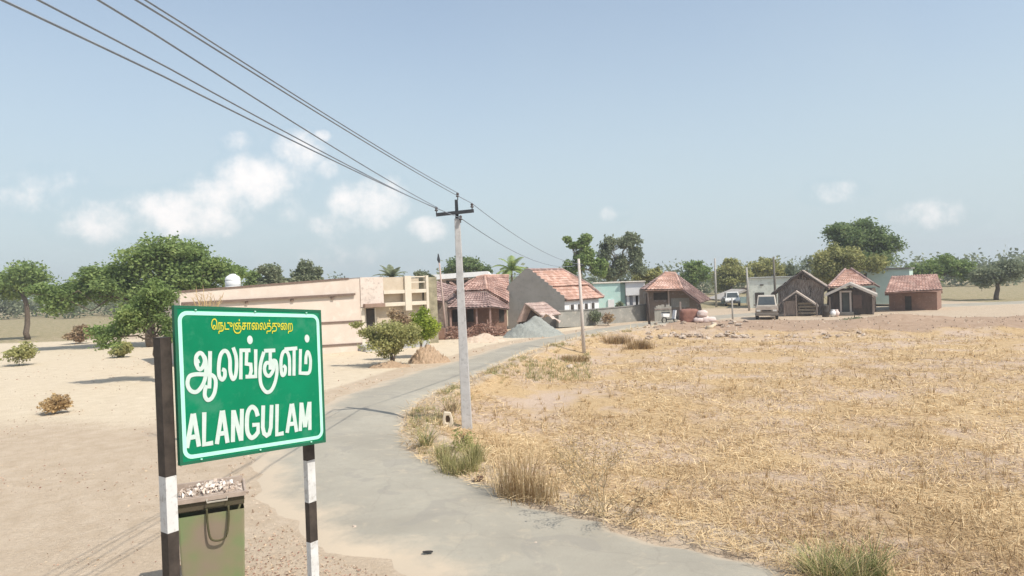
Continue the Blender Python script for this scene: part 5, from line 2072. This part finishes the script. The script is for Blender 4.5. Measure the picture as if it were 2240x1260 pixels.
# shrubs at the compound wall
for (px0, py0, px1, py1, Y, kd, lb) in ((1285, 672, 1318, 708, 52.5, 'grey', 'dusty grey green shrub against the compound wall left part'), (1315, 682, 1345, 712, 52, 'brown', 'brown dry shrub in front of the compound wall'),
                                      (1345, 658, 1366, 680, 57, 'grey', 'small plant peeping over the compound wall'), (1663, 640, 1690, 690, 60, 'brown', 'brown bush beside the doorway of the pale green building'),
                                      (1838, 690, 1900, 715, 47, 'grey', 'low grey shrub on the earth mound at the right')):
    tree('shrub', lb, 'shrub', gnd((px0 + px1) / 2, Y), [(px0, py0, px1, py1)], Y, 900, .14, kd, .04, gap=.1, extra_limbs=6)
for i, (px, py, sz_, kd, lb) in enumerate(((40, 800, 60, 'olive', 'low olive scrub bush at the far left of the yard'), (170, 752, 46, 'brown', 'brown dry bush in the left part of the yard'), (262, 782, 40, 'olive', 'small scrub bush left of the board post'), (120, 905, 50, 'dry', 'dry thorny bush in the left foreground'))):
    c_ = G(px, py)
    tree('scrub_bush', lb, 'bush', c_, [(px - sz_ * .6, py - sz_ * .75, px + sz_ * .6, py), (px - sz_ * .2, py - sz_, px + sz_ * .7, py - sz_ * .2)], c_[1], 1800, .004 * c_[1] + .02, kd, .02, gap=.1, freq=3, extra_limbs=14)
# far tree line, reads as one mass
Q, TN = [], []
pts = []
for px in np.arange(-700, 3000, 22):
    Yf = rng.uniform(115, 150)
    c_ = at(px + rng.uniform(-8, 8), 640, Yf)
    hgt = rng.uniform(3.6, 6.2)
    pts.append([c_[0], c_[1], hgt * .5, rng.uniform(2.2, 3.6), 2.5, hgt * .55])
P, cc = crown_points(pts, 52000, -.8, .5)
V = leaf_quads(P, .75)
o = fast_quads('distant_treeline', V, leaf_mat('grey'), None, np.clip(.5 + .25 * cc + rng.normal(size=len(P)) * .15, 0, 1), 'stuff')
tag(o, 'low hazy line of distant trees behind the village', 'trees')


# ------------------------------------------------------------------ grasses and weeds
def blade_quads(base, n, h, spread, lean, w=.006, curve=.3, seg=4):
    """curved ribbons from around base; returns list of quads (N,4,3)"""
    base = np.asarray(base, float)
    out = []
    a = rng.uniform(0, 2 * math.pi, n)
    rr = spread * np.sqrt(rng.uniform(0, 1, n))
    B0 = base + np.stack([rr * np.cos(a), rr * np.sin(a), np.zeros(n)], 1)
    az = a + rng.normal(size=n) * .8
    dh = np.stack([np.cos(az), np.sin(az), np.zeros(n)], 1)
    ln = lean * rng.uniform(.2, 1.2, n)[:, None]
    hh_ = h * rng.uniform(.45, 1.05, n)[:, None]
    sd = np.cross(dh, Z)
    sd = nrm(sd + rng.normal(size=(n, 3)) * .3) * w
    prev = B0
    for s in range(1, seg + 1):
        t = s / seg
        p = B0 + Z * hh_ * (t - curve * .4 * t * t * ln) + dh * hh_ * ln * (t ** 1.7)
        w0, w1 = (1 - (s - 1) / seg * .8), (1 - s / seg * .8)
        out.append(np.stack([prev - sd * w0, prev + sd * w0, p + sd * w1, p - sd * w1], 1))
        prev = p
    return np.concatenate(out, 0), np.tile(rng.uniform(0, 1, n), seg)


M_dryg = attr_mat('dry_grass', [(0, (.22, .13, .06)), (.35, (.38, .26, .13)), (.7, (.56, .42, .23)), (1, (.72, .60, .38))], trans=.25)
M_grng = attr_mat('green_grass', [(0, (.12, .15, .05)), (.4, (.26, .28, .11)), (.6, (.45, .38, .19)), (1, (.62, .48, .27))], trans=.25)


def clump(name, label, cat, c, n, h, spread, lean, m_, w=.006, extra=None):
    root = thing(name, label, cat, c)
    V, t_ = blade_quads(c, n, h, spread, lean, w)
    if extra is not None:
        V2, t2 = extra
        V = np.concatenate([V, V2])
        t_ = np.concatenate([t_, t2])
    fast_quads('blades', V, m_, root, t_)
    return root


c_ = G(1140, 1092)
Vx, tx = [], []
for dx, dy in ((-.25, .25), (.15, .0), (.38, -.12), (-.05, .12)):
    v_, t_ = blade_quads(c_ + [dx, dy, 0], 120, .95 if dx < .3 else .6, .24, .45, .005)
    Vx.append(v_)
    tx.append(t_)
clump('dry_grass_clump', 'tall tawny dry grass clump on the verge before the field', 'grass clump', c_, 60, .5, .5, .9, M_dryg, extra=(np.concatenate(Vx), np.concatenate(tx)))
c_ = G(933, 978)
clump('grass_tuft', 'spiky green grass tuft at the tip of the bend', 'grass tuft', c_, 90, .55, .12, 1.1, M_grng, .010)
c_ = G(985, 905)
clump('grass_tuft', 'brown spiky tuft left of the electricity pole', 'grass tuft', c_, 60, .5, .15, .8, attr_mat('brown_grass', [(0, (.14, .1, .06)), (1, (.35, .27, .16))]), .010)
c_ = G(1010, 1035)
Vx, tx = [], []
for k in range(12):
    dx, dy = rng.uniform(-.45, .45), rng.uniform(-.15, .9)
    v_, t_ = blade_quads(c_ + [dx, dy, 0], 70, rng.uniform(.3, .65), .14, .7, .007)
    Vx.append(v_)
    tx.append(t_)
clump('roadside_weeds', 'yellowish green weeds around the foot of the electricity pole', 'weeds', c_, 80, .4, .5, .8, attr_mat('weed_green', [(0, (.14, .13, .05)), (.5, (.33, .32, .13)), (1, (.55, .47, .25))], trans=.25), extra=(np.concatenate(Vx), np.concatenate(tx)))
tree('roadside_weed', 'leafy light green weed beside the base of the electricity pole', 'weed', G(1018, 985), [(985, 925, 1040, 985), (970, 950, 1050, 1010)], G(1018, 985)[1], 700, .06, 'olive', .012, gap=.1, freq=5, extra_limbs=18)


def twiggy(name, label, c, h, wdt, n, kind, leaf=.05, nl=500, stemm=None):
    root = thing(name, label, 'shrub', c)
    mb = MB()
    c = np.array(c, float)
    tips = []

    def grow(p, d, L, r, dep):
        e = p + d * L
        mid = p + d * L * .5 + rng.normal(size=3) * L * .06
        mb.tube([p, mid, e], [r, r * .8, r * .6], 4, False)
        if dep == 0:
            tips.append(e)
            return
        for k in range(rng.integers(2, 4)):
            nd = nrm(d + rng.normal(size=3) * [.45, .45, .3] + [0, 0, .08])
            grow(e, nd, L * rng.uniform(.6, .85), r * .6, dep - 1)
            tips.append(p + d * L * rng.uniform(.3, 1))
    for k in range(n):
        d = nrm(np.array([rng.normal() * wdt, rng.normal() * wdt, 1.0]))
        grow(c + [rng.normal() * .06, rng.normal() * .06, 0], d, h * .36, .009, 3)
    mb.build('branches', stemm or mat('dry_stems', (.42, .34, .22), (.30, .23, .14), 6), root)
    T = np.array(tips)
    P = T[rng.integers(len(T), size=nl)] + rng.normal(size=(nl, 3)) * .035
    fast_quads('leaves', leaf_quads(P, leaf), leaf_mat(kind), root, rng.uniform(0, 1, nl))


twiggy('twiggy_shrub', 'pale olive twiggy shrub right of the tall dry grass clump', G(1312, 1128), 1.38, .5, 13, 'dry', .035, 1900)
twiggy('twiggy_shrub', 'low brown twiggy shrub at the right foot of the pale twiggy shrub', G(1385, 1140), .5, .7, 4, 'brown', .04, 300)
for kx, (px, py, hh_, lb) in enumerate(((1850, 1268, .5, 'grey green shrub in the bottom right corner of the field'),)):
    c_ = G(px, py)
    Vx, tx = [], []
    for k in range(26):
        v_, t_ = blade_quads(c_ + [rng.uniform(-.38, .45), rng.uniform(-.3, .4), 0], 34, hh_ * rng.uniform(.4, 1), .1, 1.0, .007)
        Vx.append(v_)
        tx.append(t_)
    clump('green_shrub', lb, 'shrub', c_, 60, .4, .4, .9, MATS['green_grass'], .008, extra=(np.concatenate(Vx), np.concatenate(tx)))
for i, (px, py, h, sp_, lb) in enumerate(((1355, 752, .65, .7, 'tawny dry grass mound at the far verge, left one of two'), (1398, 762, .6, .6, 'tawny dry grass mound at the far verge, right one of two'), (1258, 790, .35, .5, 'low grass patch right of the thin pale pole foot'))):
    c_ = G(px, py)
    Vx, tx = [], []
    for k in range(14):
        v_, t_ = blade_quads(c_ + [rng.uniform(-sp_, sp_), rng.uniform(-.4, .4), 0], 45, h * rng.uniform(.6, 1.1), .25, .6, .014)
        Vx.append(v_)
        tx.append(t_)
    clump('dry_grass_clump', lb, 'grass clump', c_, 60, h, .6, .7, M_dryg, .014, extra=(np.concatenate(Vx), np.concatenate(tx) * .7))
# greenish slope below the road
Vx, tx = [], []
for k in range(1500):
    yy_ = 9.5 * (46 / 9.5) ** rng.uniform()
    i_ = int(np.argmin(np.abs(RS[60:, 1] - yy_))) + 60
    xx_ = RS[i_, 0] + rng.uniform(.1, 1.6) ** 1.0
    zq, fq, _, dq, sq_ = terrain_parts(np.array([xx_]), np.array([yy_]))
    if sq_[0] < 0 or dq[0] < .06 or noise2(xx_, yy_, 1.4) < .02:
        continue
    v_, t_ = blade_quads([xx_, yy_, zq[0]], int(rng.integers(5, 14)), rng.uniform(.06, .2), .09, rng.uniform(.5, 1.2), .003 + .0003 * yy_, seg=2)
    Vx.append(v_)
    tx.append(t_ * .6 + .4 * (rng.uniform() < .75))
for k in range(260):
    px, py = rng.uniform(1150, 1290), rng.uniform(765, 835)
    if py < 765 + (1290 - px) * .12 + 10:
        continue
    c_ = G(px, py)
    v_, t_ = blade_quads(c_, 8, rng.uniform(.12, .3), .15, .8, .012, seg=2)
    Vx.append(v_)
    tx.append(t_)
o = fast_quads('verge_grass', np.concatenate(Vx), M_grng, None, np.concatenate(tx), 'stuff')
tag(o, 'sparse greenish grass on the slope below the road', 'grass')

# straw litter + stubble over the field: one countless mass
rs = np.random.default_rng(3)
N = 210000
uu = rs.uniform(0, 1, N)
Yq = 6.5 * (50 / 6.5) ** uu                      # density ~ 1/Y
Xq = rs.uniform(-.55, .95, N) * Yq
zt_, fl, bk_, dd, ss = terrain_parts(Xq, Yq)
cl = noise2(Xq, Yq, 2.3)
vg = (ss > 0) & (dd > -.28 + .3 * rs.uniform(0, 1, N) + .12 * noise2(Xq, Yq, 3)) & (dd < .6)
keep = (((fl > .3) & (cl + rs.normal(size=N) * .3 > -.25 + np.clip((Yq - 22) / 25, 0, 1) * .35) & (noise2(Xq, Yq, .42) < .38 + rs.normal(size=N) * .1)) | (vg & (rs.uniform(0, 1, N) < .7))) & (Xq > -7)
zt_ = np.where(dd < .14, .055, zt_)
Xq, Yq, zt_ = Xq[keep], Yq[keep], zt_[keep]
n = len(Xq)
stand = rs.uniform(0, 1, n) < .14
az = rs.uniform(0, 2 * math.pi, n)
el = np.where(stand, rs.uniform(.35, 1.4, n), np.abs(rs.normal(size=n)) * .16)
L = rs.uniform(.06, .22, n) * (1 + Yq / 45)
Ld = np.where(stand, L * .8, L)
d = np.stack([np.cos(az) * np.cos(el), np.sin(az) * np.cos(el), np.sin(el)], 1)
wd = (.0022 + .00028 * Yq) * rs.uniform(.6, 1.6, n)
sdv = nrm(np.cross(d, Z + rs.normal(size=(n, 3)) * .3)) * wd[:, None]
p0 = np.stack([Xq, Yq, zt_ + .004 + np.where(stand, 0, .012)], 1)
p1 = p0 + d * Ld[:, None]
V = np.stack([p0 - sdv, p0 + sdv, p1 + sdv * .5, p1 - sdv * .5], 1)
tint = np.clip(.54 + .30 * noise2(Xq, Yq, .9) + .2 * noise2(Xq, Yq, .3) + rs.normal(size=n) * .22 - np.where(stand, .1, 0), 0, 1)
TV, TT = [V], [tint]
for k in range(1700):
    big = 1.6 if k % 20 == 0 else .85
    yy_ = 7.5 * (44 / 7.5) ** rng.uniform()
    xx_ = rng.uniform(-.4, .9) * yy_
    zq, fq, _, dq, sq_ = terrain_parts(np.array([xx_]), np.array([yy_]))
    if fq[0] < .4 or xx_ < -4:
        continue
    v_, t_ = blade_quads([xx_, yy_, zq[0]], int(rng.integers(6, 20) * big), rng.uniform(.08, .26) * big, .07 * big, rng.uniform(.5, 1.2), .003 + .00025 * yy_, seg=2)
    TV.append(v_)
    TT.append(t_ * .75)
V = np.concatenate(TV)
tint = np.concatenate(TT)
M_straw = attr_mat('straw', [(0, (.26, .165, .085)), (.3, (.50, .355, .19)), (.65, (.72, .55, .32)), (1, (.84, .68, .42))], trans=.2, spec=.3)
o = fast_quads('dry_straw', V, M_straw, None, tint, 'stuff')
tag(o, 'dry yellow straw and stubble covering the harvested field', 'straw')
# small clods for the bare soil patches
N = 16000
uu = rs.uniform(0, 1, N)
Yq = 6.5 * (52 / 6.5) ** uu
Xq = rs.uniform(-.6, .95, N) * Yq
zt_, fl, bk_, dd, ss = terrain_parts(Xq, Yq)
keep = (dd > .05) & (((fl > .3) & (noise2(Xq, Yq, .8) > .05)) | (bk_ > .2) | (dd < .5)) & (rs.uniform(0, 1, N) < .8)
Xq, Yq, zt_ = Xq[keep], Yq[keep], zt_[keep]
n = len(Xq)
sz = (.008 + .0012 * Yq) * rs.uniform(.5, 1.6, n)
tet = np.array([[1, 0, -.4], [-.5, .87, -.4], [-.5, -.87, -.4], [0, 0, .7]])
fi = [[0, 1, 3], [1, 2, 3], [2, 0, 3]]
C0 = np.stack([Xq, Yq, zt_ + sz * .3], 1)
th = rs.uniform(0, 6.28, n)
Rm = np.stack([np.stack([np.cos(th), -np.sin(th)], 1), np.stack([np.sin(th), np.cos(th)], 1)], 1)
tv = np.repeat(tet[None], n, 0) * rs.uniform(.7, 1.3, (n, 4, 1))
tv[:, :, :2] = np.einsum('nij,nkj->nki', Rm, tv[:, :, :2])
tv = C0[:, None] + tv * sz[:, None, None]
V = np.concatenate([tv[:, f] for f in fi], 0)
o = fast_quads('soil_clods', V, attr_mat('clods', [(0, (.22, .15, .10)), (.5, (.42, .31, .22)), (1, (.62, .52, .40))]), None, np.tile(rs.uniform(0, 1, n), 3), 'stuff')
tag(o, 'small soil clods and grit on the field, bank and verges', 'clods')
# leaf litter patch at the bottom left
N = 5200
px, py = rs.uniform(380, 900, N), rs.uniform(1130, 1330, N)
keep = rs.uniform(0, 1, N) < np.clip((py - 1150) / 120, 0.05, 1) * np.clip((960 - px) / 400, 0.05, 1)
px, py = px[keep], py[keep]
Pq = np.array([g0(a, b_) for a, b_ in zip(px, py)])
zt_, fl, bk_, dd, ss = terrain_parts(Pq[:, 0], Pq[:, 1])
k2 = dd > .1
Pq = Pq[k2]
Pq[:, 2] = zt_[k2] + .012
V = leaf_quads(Pq, .035, flat=1.4)
o = fast_quads('leaf_litter', V, attr_mat('litter_leaf', [(0, (.22, .11, .08)), (.4, (.40, .25, .18)), (1, (.60, .48, .33))]), None, rs.uniform(0, 1, len(V)), 'stuff')
tag(o, 'brown leaf litter on the sandy ground beside the bin', 'leaf litter')
# yard litter, left and dirt shoulders: pebbles/dark specks
N = 6000
Yq = 9 * (45 / 9) ** rs.uniform(0, 1, N)
Xq = -rs.uniform(.02, .85, N) * Yq
zt_, fl, bk_, dd, ss = terrain_parts(Xq, Yq)
keep = (ss < 0) & (dd > .1) & (noise2(Xq, Yq, 1.2) + rs.normal(size=N) * .2 > .15)
Pq = np.stack([Xq[keep], Yq[keep], zt_[keep] + .01], 1)
V = leaf_quads(Pq, 1.0, flat=1.5)
V = Pq[:, None] + (V - Pq[:, None]) * (.02 + .0016 * Pq[:, 1])[:, None, None]
o = fast_quads('yard_litter', V, MATS['litter_leaf'], None, rs.uniform(0, 1, len(V)), 'stuff')
tag(o, 'scattered dry leaves and grit over the sandy yard', 'litter')

# ------------------------------------------------------------------ sky and light
SUN_EL = 52
SUN_AZ = 126                      # clockwise from +Y
w = bpy.data.worlds.new('World')
scene.world = w
w.use_nodes = True
nt = w.node_tree
bg = nt.nodes['Background']
sky = nt.nodes.new('ShaderNodeTexSky')
sky.sky_type = 'NISHITA'
sky.sun_disc = False
sky.sun_elevation = math.radians(SUN_EL)
sky.sun_rotation = math.radians(SUN_AZ)
sky.air_density = 1.0
sky.dust_density = 1.5
sky.ozone_density = 1.5
tc = nt.nodes.new('ShaderNodeTexCoord')
sx = nt.nodes.new('ShaderNodeSeparateXYZ')
nt.links.new(tc.outputs['Generated'], sx.inputs[0])


def mth(op, a, b=None, c=None, clamp=False):
    n = nt.nodes.new('ShaderNodeMath')
    n.operation = op
    n.use_clamp = clamp
    for i, v in enumerate((a, b, c)):
        if v is None:
            continue
        if isinstance(v, (int, float)):
            n.inputs[i].default_value = v
        else:
            nt.links.new(v, n.inputs[i])
    return n.outputs[0]


ysafe = mth('MAXIMUM', sx.outputs[1], 0.05)
U = mth('DIVIDE', sx.outputs[0], ysafe)
Vv = mth('DIVIDE', sx.outputs[2], ysafe)
cv = nt.nodes.new('ShaderNodeCombineXYZ')
nt.links.new(U, cv.inputs[0])
nt.links.new(Vv, cv.inputs[1])
nz = nt.nodes.new('ShaderNodeTexNoise')
nz.inputs['Scale'].default_value = 17
nz.inputs['Detail'].default_value = 9
nz.inputs['Roughness'].default_value = .62
nt.links.new(cv.outputs[0], nz.inputs['Vector'])
nf = nz.outputs['Fac']
# cumulus puffs given by direction: (px, py, rx, ry, weight)
PUFF = [(650, 330, 48, 42, 1.0), (560, 395, 85, 52, 1.15), (480, 430, 85, 45, 1.0), (400, 470, 120, 50, 1.0), (620, 400, 60, 70, .6), (800, 445, 75, 48, 1.0), (850, 420, 36, 34, .8), (745, 490, 60, 30, .7),
        (938, 503, 42, 24, .9), (520, 312, 34, 22, .55), (703, 297, 18, 12, .8), (712, 372, 26, 20, .6), (1345, 466, 28, 16, .6), (1822, 420, 60, 24, .5), (250, 480, 120, 50, .7), (100, 420, 90, 45, .6), (2050, 470, 90, 30, .5), (775, 560, 200, 40, .3)]
tot = None
for (px, py, rx, ry, wt_) in PUFF:
    r_ = ray(px, py)
    u0, v0 = r_[0] / r_[1], r_[2] / r_[1]
    a = mth('MULTIPLY', mth('SUBTRACT', U, float(u0)), FP / rx / 1.5)
    b2 = mth('MULTIPLY', mth('SUBTRACT', Vv, float(v0)), FP / ry / 1.5)
    q = mth('ADD', mth('MULTIPLY', a, a), mth('MULTIPLY', b2, b2))
    g = mth('MULTIPLY', mth('SUBTRACT', 1.0, q, clamp=True), wt_)
    tot = g if tot is None else mth('MAXIMUM', tot, g)
msk = mth('ADD', mth('MULTIPLY', tot, 1.25), mth('MULTIPLY_ADD', nf, 3.0, -1.85))
msk = mth('MULTIPLY', msk, mth('MULTIPLY', tot, 3.0, clamp=True))
cr = nt.nodes.new('ShaderNodeMapRange')
cr.interpolation_type = 'SMOOTHSTEP'
cr.inputs['From Min'].default_value = -.15
cr.inputs['From Max'].default_value = 1.25
nt.links.new(msk, cr.inputs['Value'])
# thin high haze veil, thicker to the horizon
hzf = nt.nodes.new('ShaderNodeMapRange')
hzf.interpolation_type = 'SMOOTHSTEP'
hzf.inputs['From Min'].default_value = .48
hzf.inputs['From Max'].default_value = -.02
hzf.inputs['To Min'].default_value = .30
hzf.inputs['To Max'].default_value = .93
nt.links.new(sx.outputs[2], hzf.inputs['Value'])
nz2 = nt.nodes.new('ShaderNodeTexNoise')
nz2.inputs['Scale'].default_value = 2.2
nz2.inputs['Detail'].default_value = 4
nt.links.new(cv.outputs[0], nz2.inputs['Vector'])
hz2 = mth('ADD', hzf.outputs[0], mth('MULTIPLY_ADD', nz2.outputs['Fac'], .24, -.12), clamp=True)
SKYS = 0.13


def mixw(f, a, b):
    n = nt.nodes.new('ShaderNodeMix')
    n.data_type = 'RGBA'
    nt.links.new(f, n.inputs[0])
    for k, v in ((6, a), (7, b)):
        if isinstance(v, tuple):
            n.inputs[k].default_value = (*v, 1)
        else:
            nt.links.new(v, n.inputs[k])
    return n.outputs[2]


HC = tuple(v / SKYS for v in (.44, .525, .56))
CC = tuple(v / SKYS for v in (.86, .82, .80))
c1 = mixw(hz2, sky.outputs[0], HC)
c2 = mixw(mth('MULTIPLY', cr.outputs[0], .88), c1, CC)
nt.links.new(c2, bg.inputs['Color'])
bg.inputs['Strength'].default_value = SKYS
sd = bpy.data.lights.new('sun', 'SUN')
sd.energy = 3.6
sd.angle = math.radians(.5)
sd.color = (1, .94, .85)
so = bpy.data.objects.new('sun', sd)
col.objects.link(so)
e_, a_ = math.radians(SUN_EL), math.radians(SUN_AZ)
dirv = Vector((math.cos(e_) * math.sin(a_), math.cos(e_) * math.cos(a_), math.sin(e_)))
so.rotation_euler = dirv.to_track_quat('Z', 'Y').to_euler()
so.location = (20, -10, 40)

# ------------------------------------------------------------------ haze box
HZ = True
if HZ:
    mb = MB()
    mb.box([0, 230, 9], (860, 600, 24))
    m = bpy.data.materials.new('haze_air')
    m.use_nodes = True
    nt = m.node_tree
    nt.nodes.remove(nt.nodes['Principled BSDF'])
    pv = nt.nodes.new('ShaderNodeVolumePrincipled')
    pv.inputs['Color'].default_value = (.86, .88, .9, 1)
    pv.inputs['Density'].default_value = 0.0011
    pv.inputs['Anisotropy'].default_value = .2
    nt.links.new(pv.outputs[0], nt.nodes['Material Output'].inputs['Volume'])
    o = mb.build('haze', m)
    tag(o, 'thin bright dusty haze in the air over the village', 'haze', kind='stuff')

scene.view_settings.view_transform = 'Standard'
scene.view_settings.look = 'None'
scene.view_settings.exposure = 0.45
scene.view_settings.gamma = 1
scene.cycles.max_bounces = 6
scene.cycles.transparent_max_bounces = 8
scene.cycles.volume_bounces = 0
